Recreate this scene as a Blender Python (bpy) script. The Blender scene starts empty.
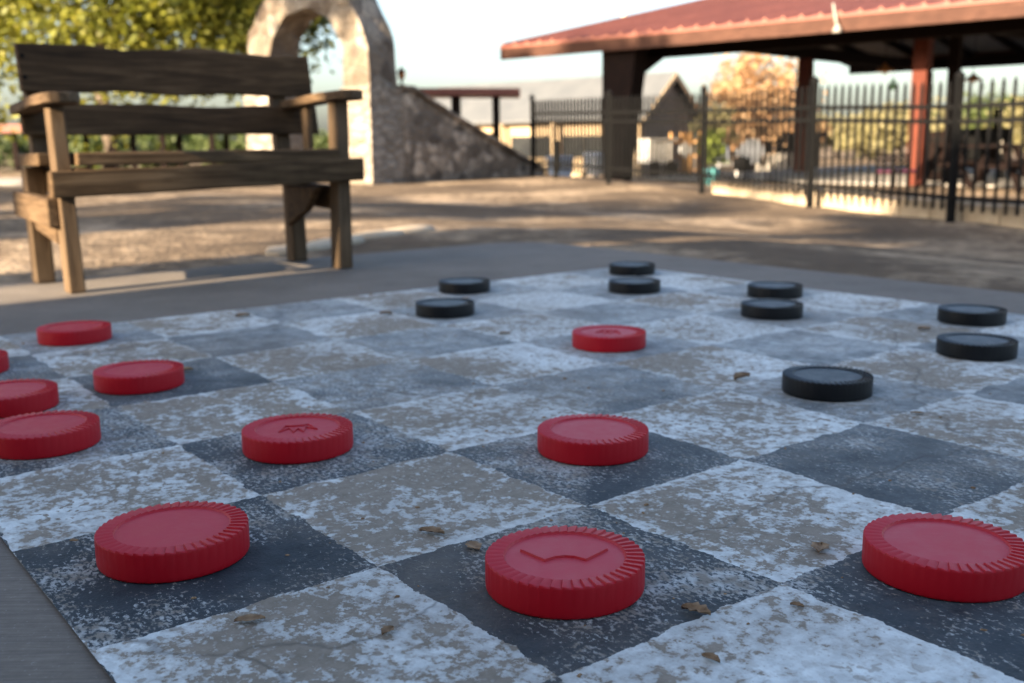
import bpy, bmesh, math, random
import numpy as np
from mathutils import Vector, Matrix, noise

random.seed(7)
rng = np.random.default_rng(7)
SC = bpy.context.scene
COL = SC.collection

# ------------------------------------------------------------------ frame of reference
CELL = 0.34                                   # one painted square
PITCH = math.radians(10.917)
SR = 0.0118
F = 1034.5
YAW = math.radians(142.405)
CU, CV = 3.0737, -2.7468                      # where the camera stands, in board squares
CAMZ = 1.5067 * CELL
_cr = math.sqrt(1 - SR * SR)
FW = Vector((0, math.cos(PITCH), -math.sin(PITCH)))
_rt0 = Vector((1, 0, 0)); _dn0 = Vector((0, -math.sin(PITCH), -math.cos(PITCH)))
RT = _rt0 * _cr + _dn0 * SR
DN = _dn0 * _cr - _rt0 * SR
CAM = Vector((0, 0, CAMZ))

def W(u, v, z=0.0):
    a, b = (u - CU) * CELL, (v - CV) * CELL
    return Vector((a * math.sin(YAW) - b * math.cos(YAW), a * math.cos(YAW) + b * math.sin(YAW), z))

def uv(x, y):
    x, y = x / CELL, y / CELL
    return (x * math.sin(YAW) + y * math.cos(YAW) + CU, -x * math.cos(YAW) + y * math.sin(YAW) + CV)

def at(px, py, Y):
    """point of the place seen on a bearing, at a given ground distance"""
    d = RT * ((px - 512) / F) + DN * ((py - 341.5) / F) + FW
    return CAM + d * (Y / d.y)

BU = (W(1, 0) - W(0, 0)).normalized()          # board axes in the world
BV = (W(0, 1) - W(0, 0)).normalized()
BROT = math.atan2(BU.y, BU.x)

def sst(a, b, x):
    t = min(1, max(0, (x - a) / (b - a))); return t * t * (3 - 2 * t)

def lerp(a, b, t): return a + (b - a) * t

def tz(x, y, bump=True):
    u, v = uv(x, y)
    out = max(v - 7.35, -9.6 - u, u - 12, -14 - v)
    zt = min(-0.05, max(-0.36, -0.31 + 0.21 * (-12.4 - u) / 27.6))
    z = lerp(-0.03, zt, sst(7, 22, v))
    sd = (x - 0.36) * 0.912 + (y - 18.8) * 0.41
    s0 = lerp(3.6, 0.5, sst(11, 18.5, y))
    z = lerp(z, -0.40, sst(s0, s0 + 2.5, sd))
    z = lerp(z, -1.0, sst(24, 46, y))
    z = lerp(z, 0.6, sst(70, 200, y))
    if bump:
        k = sst(0.1, 1.5, out)
        z += k * (0.035 * noise.noise(Vector((x * .55, y * .55, 0))) + 0.018 * noise.noise(Vector((x * 1.9, y * 1.9, 3))))
    if out < 0: z = -0.09
    return z

# ------------------------------------------------------------------ node helpers
def new_mat(name):
    m = bpy.data.materials.new(name); m.use_nodes = True
    nt = m.node_tree; nt.nodes.clear()
    o = nt.nodes.new('ShaderNodeOutputMaterial'); b = nt.nodes.new('ShaderNodeBsdfPrincipled')
    nt.links.new(b.outputs[0], o.inputs[0])
    return m, nt, b

class NT:
    def __init__(s, nt): s.nt = nt; s.n = nt.nodes; s.l = nt.links
    def node(s, t, ins=None, **kw):
        n = s.n.new(t)
        for k, v in kw.items(): setattr(n, k, v)
        if ins:
            for k, v in ins.items(): s.put(n.inputs[k], v)
        return n
    def put(s, sock, v):
        if hasattr(v, 'is_output') or isinstance(v, bpy.types.NodeSocket): s.l.new(v, sock)
        else: sock.default_value = v
    def coord(s, out='Object'): return s.node('ShaderNodeTexCoord').outputs[out]
    def mapv(s, vec, scale=(1, 1, 1), loc=(0, 0, 0), rot=(0, 0, 0)):
        return s.node('ShaderNodeMapping', {'Vector': vec, 'Scale': scale, 'Location': loc, 'Rotation': rot}).outputs[0]
    def noise(s, vec, scale, detail=4, rough=.55, dist=0):
        return s.node('ShaderNodeTexNoise', {'Vector': vec, 'Scale': scale, 'Detail': detail, 'Roughness': rough, 'Distortion': dist}).outputs[0]
    def ramp(s, fac, stops, interp='LINEAR'):
        r = s.node('ShaderNodeValToRGB', {'Fac': fac}); cr = r.color_ramp; cr.interpolation = interp
        while len(cr.elements) < len(stops): cr.elements.new(0.5)
        for e, (p, c) in zip(cr.elements, stops):
            e.position = p; e.color = (c, c, c, 1) if isinstance(c, (int, float)) else (*c, 1)
        return r.outputs[0]
    def mix(s, fac, a, b, mode='MIX'):
        n = s.node('ShaderNodeMix', data_type='RGBA', blend_type=mode)
        s.put(n.inputs[0], fac)
        for i, v in ((6, a), (7, b)):
            if isinstance(v, tuple) and len(v) == 3: v = (*v, 1)
            s.put(n.inputs[i], v)
        return n.outputs[2]
    def math(s, op, a, b=0.0, clamp=False):
        n = s.node('ShaderNodeMath', operation=op, use_clamp=clamp); s.put(n.inputs[0], a); s.put(n.inputs[1], b); return n.outputs[0]
    def vmath(s, op, a, b=(0, 0, 0)):
        n = s.node('ShaderNodeVectorMath', operation=op); s.put(n.inputs[0], a); s.put(n.inputs[1], b); return n.outputs[0]
    def bump(s, h, strength=.3, dist=.01):
        return s.node('ShaderNodeBump', {'Height': h, 'Strength': strength, 'Distance': dist}).outputs[0]

def noisy(name, c1, c2, scale=8, rough=.7, bump=.2, bdist=.005, stretch=(1, 1, 1), metallic=0, detail=6, spec=.4):
    m, nt, b = new_mat(name); N = NT(nt)
    co = N.mapv(N.coord(), stretch)
    f = N.noise(co, scale, detail)
    N.put(b.inputs['Base Color'], N.ramp(f, [(.3, c1), (.7, c2)]))
    b.inputs['Roughness'].default_value = rough
    b.inputs['Metallic'].default_value = metallic
    b.inputs['Specular IOR Level'].default_value = spec
    if bump: N.put(b.inputs['Normal'], N.bump(N.noise(co, scale * 4, 5), bump, bdist))
    return m

def mat_leaf(name, c1, c2, c3, trans=.35):
    m, nt, b = new_mat(name); N = NT(nt)
    co = N.coord()
    col = N.ramp(N.node('ShaderNodeTexWhiteNoise', {'Vector': N.vmath('FLOOR', N.mapv(co, (3.1, 3.1, 3.1)))}).outputs[0], [(0, c1), (.5, c2), (1, c3)])
    col = N.mix(.5, col, N.ramp(N.noise(co, 1.1, 3), [(.3, c1), (.55, c2), (.75, c3)]))
    N.put(b.inputs['Base Color'], col); b.inputs['Roughness'].default_value = .6
    t = N.node('ShaderNodeBsdfTranslucent'); N.put(t.inputs[0], col)
    mx = N.node('ShaderNodeMixShader', {0: trans}); N.l.new(b.outputs[0], mx.inputs[1]); N.l.new(t.outputs[0], mx.inputs[2])
    out = [n for n in nt.nodes if n.type == 'OUTPUT_MATERIAL'][0]; N.l.new(mx.outputs[0], out.inputs[0])
    return m

# ---- materials
def mat_board():
    m, nt, b = new_mat('worn_checker_paint'); N = NT(nt)
    co = N.coord()
    cell = N.mapv(co, (1 / CELL,) * 3)
    flat = N.vmath('MULTIPLY', cell, (1, 1, 0))
    wob = N.noise(co, 14, 4); wob2 = N.noise(co, 110, 3)
    off = N.math('ADD', N.math('MULTIPLY', N.math('SUBTRACT', wob, .5), .075), N.math('MULTIPLY', N.math('SUBTRACT', wob2, .5), .022))
    cs = N.node('ShaderNodeSeparateXYZ', {0: cell})
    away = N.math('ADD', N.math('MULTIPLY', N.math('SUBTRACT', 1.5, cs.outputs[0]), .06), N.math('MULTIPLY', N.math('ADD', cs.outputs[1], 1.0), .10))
    off = N.math('MULTIPLY', off, N.math('ADD', 1.0, N.math('MULTIPLY', N.math('MAXIMUM', away, 0.0), 2.2)))
    comb = N.node('ShaderNodeCombineXYZ', {0: off, 1: off, 2: 0.5}).outputs[0]
    pos = N.vmath('ADD', flat, comb)
    chk = N.node('ShaderNodeTexChecker', {'Vector': pos, 'Scale': 1.0}).outputs['Fac']
    cid = N.vmath('FLOOR', pos)
    rnd = N.node('ShaderNodeTexWhiteNoise', {'Vector': cid}).outputs[0]
    # bare concrete
    conc = N.ramp(N.noise(co, 34, 9, .72), [(.25, (.17, .140, .104)), (.5, (.25, .210, .162)), (.75, (.335, .29, .235))])
    ctr = N.vmath('SUBTRACT', cell, (-1.9, .2, 0)); r = N.node('ShaderNodeVectorMath', {0: ctr}, operation='LENGTH').outputs['Value']
    wearc = N.ramp(N.math('DIVIDE', r, 6.0), [(.05, 1.0), (.40, .55), (.62, .0)])      # the middle of the board is worn hardest
    # white paint: broken, crumbly flakes down to the concrete, best kept along the edges of the squares
    fr = N.vmath('ABSOLUTE', N.vmath('SUBTRACT', N.vmath('FRACTION', pos), (.5, .5, 0)))
    sx = N.node('ShaderNodeSeparateXYZ', {0: fr}); edge = N.ramp(N.math('MAXIMUM', sx.outputs[0], sx.outputs[1]), [(.41, 0), (.497, 1)])
    big = N.noise(co, 2.8, 3, .5); isl = N.noise(co, 15, 5, .62, .2); mid = N.noise(co, 52, 4, .6, .15); fine = N.noise(co, 150, 4, .65)
    w = N.math('ADD', N.math('ADD', N.math('MULTIPLY', big, .62), N.math('MULTIPLY', mid, .52)), N.math('ADD', N.math('MULTIPLY', fine, .30), N.math('MULTIPLY', isl, .40)))
    w = N.math('ADD', w, N.math('MULTIPLY', N.math('SUBTRACT', rnd, .5), .10))
    w = N.math('ADD', N.math('SUBTRACT', w, N.math('MULTIPLY', wearc, .05)), N.math('MULTIPLY', edge, .06))
    wm = N.ramp(w, [(.868, 0), (.885, .6), (.905, .96), (1.0, 1.0)])
    wcol = N.ramp(N.noise(co, 42, 6, .6), [(.3, (.50, .525, .515)), (.7, (.76, .80, .785))])
    thin = N.ramp(w, [(.89, .5), (.98, 0)])
    wcol = N.mix(thin, wcol, (.33, .30, .265))
    scuff = N.ramp(N.noise(co, 150, 4, .7), [(.60, 0), (.68, .55)])
    wcol = N.mix(scuff, wcol, (.25, .215, .18))
    conc = N.mix(N.ramp(N.math('ADD', mid, N.math('MULTIPLY', fine, .6)), [(.90, 0), (.95, .8)]), conc, (.52, .50, .47))
    chip = N.noise(co, 66, 1.5, .5, .3); zone = N.ramp(N.math('ADD', N.math('MULTIPLY', N.noise(co, 5.5, 3), .7), N.math('MULTIPLY', rnd, .2)), [(.38, 0), (.56, 1)])
    wm = N.math('MULTIPLY', wm, N.math('SUBTRACT', 1.0, N.math('MULTIPLY', N.ramp(chip, [(.575, 0), (.605, 1)]), zone)))
    fleck = N.math('MULTIPLY', N.ramp(N.noise(co, 95, 2, .6), [(.60, 0), (.635, .9)]), N.ramp(isl, [(.40, .15), (.60, 1)]))
    wm = N.math('MAXIMUM', wm, fleck)
    white = N.mix(wm, conc, wcol)
    # slate paint: pale flecks where it has chipped through, more of them toward the middle; far squares paler by wear and painted sky sheen
    dm = N.noise(N.mapv(co, (1, 1.35, 1), (0, 0, 0), (0, 0, .6)), 120, 5, .66, .15); dl = N.noise(co, 5, 4, .6)
    dk = N.noise(N.mapv(co, (1, 10, 1), (0, 0, 0), (0, 0, .55)), 14, 7, .7)
    t = N.math('ADD', N.math('ADD', N.math('MULTIPLY', dm, .66), N.math('MULTIPLY', dl, .62)), N.math('MULTIPLY', dk, .22))
    t = N.math('ADD', N.math('ADD', t, N.math('MULTIPLY', wearc, .075)), N.math('MULTIPLY', N.math('SUBTRACT', rnd, .5), .07))
    sm = N.ramp(t, [(.800, 0), (.828, .55), (.88, .95)])
    dcol = N.ramp(N.noise(co, 30, 6, .6), [(.3, (.010, .018, .025)), (.7, (.023, .035, .046))])
    wear_sheen = N.ramp(N.math('ADD', away, N.math('MULTIPLY', N.math('SUBTRACT', rnd, .5), .10)), [(.08, .05), (.30, .26), (.40, .42), (.48, .68), (.62, .95)])
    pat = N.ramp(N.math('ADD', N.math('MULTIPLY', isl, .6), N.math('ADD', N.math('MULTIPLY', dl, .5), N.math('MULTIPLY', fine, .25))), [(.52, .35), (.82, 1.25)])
    faded = N.math('MULTIPLY', wear_sheen, pat, True)  # lightens far squares: worn paint plus sky sheen put into the colour
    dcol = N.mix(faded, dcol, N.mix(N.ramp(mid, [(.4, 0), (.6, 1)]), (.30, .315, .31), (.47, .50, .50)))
    dark = N.mix(sm, dcol, N.mix(N.ramp(N.noise(co, 40, 3), [(.4, 0), (.6, 1)]), (.48, .50, .49), (.24, .215, .18)))
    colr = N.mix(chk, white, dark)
    ck = N.node('ShaderNodeTexVoronoi', {'Vector': N.vmath('ADD', co, N.vmath('MULTIPLY', N.node('ShaderNodeTexNoise', {'Vector': co, 'Scale': 4.0, 'Detail': 5.0}).outputs['Color'], (.25, .25, 0))), 'Scale': .8}, feature='DISTANCE_TO_EDGE').outputs['Distance']
    colr = N.mix(N.ramp(ck, [(.0008, .55), (.0026, 0)]), colr, (.05, .042, .035))
    dirtf = N.ramp(N.math('ADD', N.noise(co, 1.7, 6, .65), N.math('MULTIPLY', fine, .15)), [(.56, 0), (.74, .42)])
    colr = N.mix(dirtf, colr, (.19, .155, .12))
    grime = N.ramp(N.noise(co, 3.1, 6, .6), [(.35, .80), (.65, 1.0)])
    colr = N.mix(1.0, colr, grime, 'MULTIPLY')
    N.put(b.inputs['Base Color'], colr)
    N.put(b.inputs['Roughness'], N.ramp(mid, [(.3, .6), (.7, .85)]))
    b.inputs['Specular IOR Level'].default_value = .3
    h = N.math('ADD', N.math('ADD', N.math('MULTIPLY', wm, .35), N.math('MULTIPLY', fine, .8)), N.math('MULTIPLY', N.noise(co, 260, 3), .5))
    N.put(b.inputs['Normal'], N.bump(h, .55, .0022))
    return m

def mat_concrete():
    m, nt, b = new_mat('broom_concrete'); N = NT(nt); co = N.coord()
    f = N.noise(co, 2.2, 6, .6); g = N.noise(co, 60, 6, .7)
    c = N.ramp(N.math('ADD', N.math('MULTIPLY', f, .6), N.math('MULTIPLY', g, .4)), [(.35, (.105, .086, .068)), (.5, (.155, .130, .105)), (.68, (.21, .18, .148))])
    st = N.noise(N.mapv(co, (1, 22, 1), (0, 0, 0), (0, 0, .12)), 9, 5, .7)
    c = N.mix(N.ramp(st, [(.42, .40), (.60, 0)]), c, (.07, .058, .047))
    c = N.mix(N.ramp(N.noise(co, .9, 6, .7), [(.52, 0), (.70, .55)]), c, (.075, .060, .048))
    c = N.mix(N.ramp(N.noise(co, 140, 3, .7), [(.62, 0), (.70, .6)]), c, (.30, .27, .24))
    N.put(b.inputs['Base Color'], c); b.inputs['Roughness'].default_value = .85
    br = N.noise(N.mapv(co, (1, 16, 1), (0, 0, 0), (0, 0, .12)), 14, 4)
    N.put(b.inputs['Normal'], N.bump(N.math('ADD', g, br), .5, .002))
    return m

def mat_dirt():
    m, nt, b = new_mat('packed_dirt'); N = NT(nt); co = N.coord()
    f = N.noise(co, .55, 6, .6); g = N.noise(co, 9, 8, .65); v = N.node('ShaderNodeTexVoronoi', {'Vector': co, 'Scale': 26.0}).outputs['Distance']
    c = N.ramp(N.math('ADD', N.math('MULTIPLY', f, .66), N.math('MULTIPLY', g, .34)), [(.33, (.070, .054, .041)), (.5, (.130, .098, .070)), (.62, (.36, .275, .19))])
    c = N.mix(N.ramp(v, [(.08, .28), (.2, 0)]), c, (.13, .095, .065))
    c = N.mix(N.ramp(N.noise(co, 3.3, 6, .7), [(.56, 0), (.7, .6)]), c, (.16, .115, .075))
    N.put(b.inputs['Base Color'], c); b.inputs['Roughness'].default_value = .95; b.inputs['Specular IOR Level'].default_value = .02
    N.put(b.inputs['Normal'], N.bump(N.math('ADD', g, N.math('MULTIPLY', v, .6)), .7, .02))
    return m

def mat_stone(name, scale, c1, c2, c3, squash=1.0):
    m, nt, b = new_mat(name); N = NT(nt); co = N.mapv(N.coord(), (1, 1, squash))
    d = N.vmath('ADD', co, N.vmath('MULTIPLY', N.node('ShaderNodeTexNoise', {'Vector': co, 'Scale': 5.0}).outputs['Color'], (.12, .12, .12)))
    vn = N.node('ShaderNodeTexVoronoi', {'Vector': d, 'Scale': scale})
    ve = N.node('ShaderNodeTexVoronoi', {'Vector': d, 'Scale': scale}, feature='DISTANCE_TO_EDGE').outputs['Distance']
    pick = N.node('ShaderNodeSeparateColor', {0: vn.outputs['Color']}).outputs[0]
    c = N.ramp(pick, [(0, c1), (.5, c2), (1, c3)])
    c = N.mix(N.ramp(N.noise(co, 12, 7, .7), [(.35, .75), (.7, 0)]), c, tuple(x * .45 for x in c1))
    c = N.mix(N.ramp(ve, [(.025, .9), (.085, 0)]), c, (.15, .125, .098))
    N.put(b.inputs['Base Color'], c); b.inputs['Roughness'].default_value = .9
    N.put(b.inputs['Normal'], N.bump(N.math('ADD', N.ramp(ve, [(0, 0), (.12, 1)]), N.math('MULTIPLY', N.noise(co, 30, 5), .3)), .8, .03))
    return m

def mat_wood(name, c1, c2, c3, axis=0, rough=.75, scale=1.0):
    m, nt, b = new_mat(name); N = NT(nt); co = N.coord()
    st = [22, 22, 22]; st[axis] = 1.6
    co2 = N.mapv(co, tuple(x * scale for x in st))
    g = N.noise(co2, 1.6, 8, .65, 1.2); k = N.noise(N.mapv(co, (3, 3, 3)), 1.3, 5)
    c = N.ramp(N.math('ADD', N.math('MULTIPLY', g, .7), N.math('MULTIPLY', k, .3)), [(.34, c1), (.5, c2), (.66, c3)])
    N.put(b.inputs['Base Color'], c); b.inputs['Roughness'].default_value = rough; b.inputs['Specular IOR Level'].default_value = .15
    N.put(b.inputs['Normal'], N.bump(g, .6, .004))
    return m

def mat_plastic(name, c, cdust, rough=.36):
    m, nt, b = new_mat(name); N = NT(nt); co = N.coord()
    gm = N.node('ShaderNodeNewGeometry').outputs['Normal']
    up = N.node('ShaderNodeSeparateXYZ', {0: gm}).outputs[2]
    wco = N.node('ShaderNodeNewGeometry').outputs['Position']
    d = N.noise(wco, 42, 8, .72); d2 = N.noise(wco, 9, 4)
    oc = N.vmath('MULTIPLY', N.coord(), (1, 1, 0)); cen = N.ramp(N.node('ShaderNodeVectorMath', {0: oc}, operation='LENGTH').outputs['Value'], [(.067, 1.0), (.072, .40)])
    orr = N.node('ShaderNodeObjectInfo').outputs['Random']
    scr = N.ramp(N.noise(N.mapv(wco, (1, 7, 1), (0, 0, 0), (0, 0, .7)), 60, 5, .7), [(.60, 0), (.70, .10)])
    dust = N.math('MULTIPLY', N.math('ADD', N.math('MULTIPLY', N.math('SUBTRACT', orr, .4), .10), N.ramp(N.math('ADD', N.math('MULTIPLY', d, .6), N.math('MULTIPLY', d2, .4)), [(.36, .12), (.66, .38)]), True), N.math('MULTIPLY', N.math('MAXIMUM', up, 0.0), cen))
    dust = N.math('ADD', dust, N.math('MULTIPLY', scr, N.math('MAXIMUM', up, .03)), True)
    N.put(b.inputs['Base Color'], N.mix(dust, c, cdust))
    N.put(b.inputs['Roughness'], N.ramp(N.math('ADD', d, N.math('MULTIPLY', dust, .3)), [(.3, rough), (.8, rough + .25)]))
    b.inputs['Specular IOR Level'].default_value = .30
    N.put(b.inputs['Normal'], N.bump(N.noise(wco, 160, 4), .12, .001))
    return m

M = {}
M['board'] = mat_board(); M['concrete'] = mat_concrete(); M['dirt'] = mat_dirt()
M['stone_lit'] = mat_stone('arch_stone', 3.3, (0.09632, 0.0688, 0.04678), (0.2477, 0.1995, 0.1445), (0.4266, 0.3715, 0.2958))
M['stone_wall'] = mat_stone('rubble_stone', 5.0, (0.0875, 0.06625, 0.0475), (0.3, 0.2375, 0.175), (0.65, 0.5375, 0.4125))
M['stone_base'] = mat_stone('coursed_stone', 3.6, (.22, .18, .135), (.35, .295, .235), (.46, .41, .34), 2.2)
M['bench'] = mat_wood('weathered_bench_wood_shaded', (.024, .014, .0065), (.066, .038, .018), (.135, .082, .041), 0)  # back boards and brackets: shade darkened into the wood colour
M['bench_seat'] = mat_wood('weathered_bench_seat_wood_lit', (.034, .020, .010), (.092, .057, .029), (.175, .116, .064), 0)  # apron and seat: grazing sun put into a lighter wood colour
M['bench_y'] = mat_wood('weathered_bench_side_wood', (.038, .023, .012), (.090, .057, .031), (.165, .110, .064), 1)
M['bench_z'] = mat_wood('weathered_bench_upright_wood_lit', (0.056, 0.0352, 0.0192), (0.104, 0.0688, 0.04), (0.152, 0.1056, 0.064), 2)  # legs and posts: sunlight put into a lighter copy of the wood
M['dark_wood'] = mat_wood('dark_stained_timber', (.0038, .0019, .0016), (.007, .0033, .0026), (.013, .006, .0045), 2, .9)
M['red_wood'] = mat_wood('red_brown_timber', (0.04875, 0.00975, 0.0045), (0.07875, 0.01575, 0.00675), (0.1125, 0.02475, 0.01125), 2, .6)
M['fascia'] = mat_wood('red_brown_fascia', (.034, .015, .010), (.055, .024, .016), (.085, .04, .026), 0, .7)
M['ceil'] = noisy('dull_ceiling_boards', (.10, .085, .075), (.17, .15, .135), 3, .8)
M['red_roof'] = noisy('faded_red_metal_roof', (.145, .045, .030), (.225, .076, .050), 1.0, .6, .1, .004)
M['iron'] = noisy('black_painted_iron', (.002, .002, .0022), (.005, .005, .005), 20, .7, .1, .002, spec=.12)
M['tan_wall'] = noisy('tan_stucco', (0.336, 0.248, 0.152), (0.44, 0.336, 0.216), 3, .9)
M['grey_roof'] = noisy('pale_grey_metal_roof', (.078, .083, .087), (.104, .108, .110), 1.5, .5, .05)
M['grey_gable'] = noisy('grey_gable_boards', (.17, .145, .125), (.27, .235, .20), 4, .85, .3, .01, (1, 1, .2))
M['white'] = noisy('white_paint', (.70, .69, .66), (.80, .79, .77), 5, .5, .05)
M['bluewhite'] = noisy('pale_blue_plastic', (.45, .52, .62), (.55, .62, .72), 5, .5, .05)
M['teal'] = noisy('teal_glaze', (.10, .36, .36), (.16, .46, .46), 6, .35, .1)
M['green'] = noisy('green_glass', (.05, .22, .05), (.10, .34, .08), 6, .3, .05)
M['magenta'] = noisy('magenta_cloth', (.06, .008, .025), (.09, .012, .04), 12, .85, .2)
M['copper'] = noisy('copper_shade', (.40, .17, .06), (.56, .27, .10), 9, .35, .1, .002, (1, 1, 1), .6)
M['pole'] = noisy('pale_pole_wood', (.48, .43, .36), (.60, .55, .47), 6, .85)
M['orange_wood'] = mat_wood('golden_timber', (.36, .19, .07), (.48, .27, .11), (.58, .36, .17), 2, .7)
M['slab'] = noisy('pale_slab_concrete', (.24, .22, .195), (.32, .30, .27), 2.5, .85)
M['kerb'] = noisy('tan_flagstone', (.30, .235, .16), (.42, .34, .24), 7, .9, .5, .01)
M['bark'] = noisy('rough_bark', (.06, .045, .032), (.15, .115, .085), 6, .95, .8, .03, (1, 1, .2))
M['glass'] = noisy('dark_window_glass', (.015, .017, .02), (.03, .033, .034), 2, .08, 0)
M['bulb'] = noisy('milky_lamp_glass', (.70, .66, .55), (.8, .76, .66), 5, .3, 0)
M['leaf_yellow'] = mat_leaf('yellow_green_leaves', (.085, .105, .012), (.20, .21, .022), (.31, .275, .034), .4)
M['leaf_dark'] = mat_leaf('oak_green_leaves', (.035, .055, .014), (.07, .10, .024), (.13, .15, .04))
M['leaf_orange'] = mat_leaf('autumn_leaves', (0.3312, 0.1728, 0.0792), (0.432, 0.2664, 0.1296), (0.4896, 0.3456, 0.2016))
M['leaf_olive'] = mat_leaf('olive_leaves', (0.1728, 0.1584, 0.0612), (0.2592, 0.2304, 0.1008), (0.3312, 0.288, 0.1584))
M['leaf_plant'] = mat_leaf('planter_leaves', (.14, .20, .02), (.26, .32, .04), (.34, .38, .07))
M['dryleaf'] = noisy('dry_brown_leaf', (.12, .065, .03), (.34, .22, .12), 70, .8, .3, .002)
M['unseen_barn'] = mat_wood('unseen_barn_boards', (.10, .08, .065), (.17, .14, .115), (.24, .2, .165), 2, .85)
M['red_plastic'] = mat_plastic('glossy_red_plastic', (.40, .0015, .010, 1), (.52, .10, .14, 1), .40)
M['black_plastic'] = mat_plastic('black_plastic', (.0025, .0035, .005, 1), (.09, .115, .14, 1), .36)
M['stonebit'] = noisy('grey_tan_pebble', (.2, .17, .13), (.38, .33, .27), 20, .9)

# ------------------------------------------------------------------ object helpers
def link_mesh(name, bm, mat, parent=None, smooth=False, loc=None, bevel=0):
    me = bpy.data.meshes.new(name)
    bm.normal_update()
    bm.to_mesh(me); bm.free()
    if smooth:
        for p in me.polygons: p.use_smooth = True
    o = bpy.data.objects.new(name, me); COL.objects.link(o)
    for mm in (mat if isinstance(mat, list) else [mat]): me.materials.append(mm)
    if parent: o.parent = parent
    if loc is not None: o.location = loc
    if bevel:
        b = o.modifiers.new('bevel', 'BEVEL'); b.width = bevel; b.segments = 2; b.limit_method = 'ANGLE'
    return o

def tag(o, label=None, cat=None, group=None, kind=None):
    if label: o['label'] = label
    if cat: o['category'] = cat
    if group: o['group'] = group
    if kind: o['kind'] = kind
    return o

def thing(name, label, cat, loc=(0, 0, 0), rot=0, group=None):
    o = bpy.data.objects.new(name, None); COL.objects.link(o)
    o.location = loc; o.rotation_euler = (0, 0, rot); o.empty_display_size = .2
    return tag(o, label, cat, group)

def box(bm, x0, x1, y0, y1, z0, z1):
    v = [bm.verts.new((x, y, z)) for z in (z0, z1) for y in (y0, y1) for x in (x0, x1)]
    for f in ((0, 2, 3, 1), (4, 5, 7, 6), (0, 1, 5, 4), (2, 6, 7, 3), (0, 4, 6, 2), (1, 3, 7, 5)): bm.faces.new([v[i] for i in f])
    return v

def hexa(bm, pts):
    v = [bm.verts.new(p) for p in pts]     # bottom ring 4, top ring 4
    for f in ((3, 2, 1, 0), (4, 5, 6, 7), (0, 1, 5, 4), (1, 2, 6, 5), (2, 3, 7, 6), (3, 0, 4, 7)): bm.faces.new([v[i] for i in f])

def beam(bm, a, b, w, h):
    """rectangular bar between two points; w sideways, h upwards"""
    a, b = Vector(a), Vector(b); d = (b - a).normalized()
    s = d.cross(Vector((0, 0, 1)))
    if s.length < 1e-3: s = Vector((1, 0, 0))
    s.normalize(); t = s.cross(d)
    s = s * (w / 2); t = t * (h / 2)
    hexa(bm, [a - s - t, a + s - t, b + s - t, b - s - t, a - s + t, a + s + t, b + s + t, b - s + t])

def tube(bm, pts, rads, n=10, cap=True):
    rings = []
    pts = [Vector(p) for p in pts]
    for i, p in enumerate(pts):
        d = (pts[min(i + 1, len(pts) - 1)] - pts[max(i - 1, 0)]).normalized()
        s = d.cross(Vector((0, 0, 1)))
        if s.length < 1e-3: s = Vector((1, 0, 0))
        s.normalize(); t = s.cross(d); r = rads[i] if isinstance(rads, (list, tuple)) else rads
        rings.append([bm.verts.new(p + s * (r * math.cos(2 * math.pi * k / n)) + t * (r * math.sin(2 * math.pi * k / n))) for k in range(n)])
    for a, b in zip(rings, rings[1:]):
        for k in range(n): bm.faces.new((a[k], a[(k + 1) % n], b[(k + 1) % n], b[k]))
    if cap:
        bm.faces.new(rings[0][::-1]); bm.faces.new(rings[-1])

def lathe(bm, prof, n=24, c=(0, 0, 0), closed=True):
    rings = [[bm.verts.new((c[0] + r * math.cos(2 * math.pi * k / n), c[1] + r * math.sin(2 * math.pi * k / n), c[2] + z)) for k in range(n)] for r, z in prof]
    for a, b in zip(rings, rings[1:]):
        for k in range(n): bm.faces.new((a[k], a[(k + 1) % n], b[(k + 1) % n], b[k]))
    if closed:
        bm.faces.new(rings[0][::-1]); bm.faces.new(rings[-1])

def NB(): return bmesh.new()

# ------------------------------------------------------------------ camera, light, sky
cam = bpy.data.cameras.new('camera'); co_ = bpy.data.objects.new('camera', cam); COL.objects.link(co_)
Rm = Matrix((RT, -DN, -FW)).transposed()
co_.matrix_world = Matrix.Translation(CAM) @ Rm.to_4x4()
cam.sensor_width = 36; cam.lens = 36 * F / 1024; cam.clip_start = .02; cam.clip_end = 3000
cam.dof.use_dof = True; cam.dof.focus_distance = 1.24; cam.dof.aperture_fstop = 4.5; cam.dof.aperture_blades = 7
SC.camera = co_

SUN_AZ = Vector((-.73, -.683, 0)).normalized(); SUN_EL = math.radians(20)
sd_ = Vector((SUN_AZ.x * math.cos(SUN_EL), SUN_AZ.y * math.cos(SUN_EL), math.sin(SUN_EL)))
sl = bpy.data.lights.new('sun', 'SUN'); so = bpy.data.objects.new('sun', sl); COL.objects.link(so)
so.rotation_euler = sd_.to_track_quat('Z', 'Y').to_euler(); sl.energy = 5.0; sl.angle = math.radians(.55); sl.color = (1, .80, .56)
wd = bpy.data.worlds.new('World'); SC.world = wd; wd.use_nodes = True
wn = wd.node_tree; sk = wn.nodes.new('ShaderNodeTexSky'); sk.sky_type = 'NISHITA'; sk.sun_disc = False
sk.sun_elevation = SUN_EL; sk.sun_rotation = math.atan2(sd_.x, sd_.y); sk.air_density = 1.0; sk.dust_density = 3.1; sk.ozone_density = 1.8
bw = wn.nodes.new('ShaderNodeRGBToBW'); hz = wn.nodes.new('ShaderNodeMix'); hz.data_type = 'RGBA'; hz.inputs[0].default_value = .06
wn.links.new(sk.outputs[0], bw.inputs[0]); wn.links.new(sk.outputs[0], hz.inputs[6]); wn.links.new(bw.outputs[0], hz.inputs[7])
wn.links.new(hz.outputs[2], wn.nodes['Background'].inputs[0]); wn.nodes['Background'].inputs[1].default_value = .080
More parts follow.
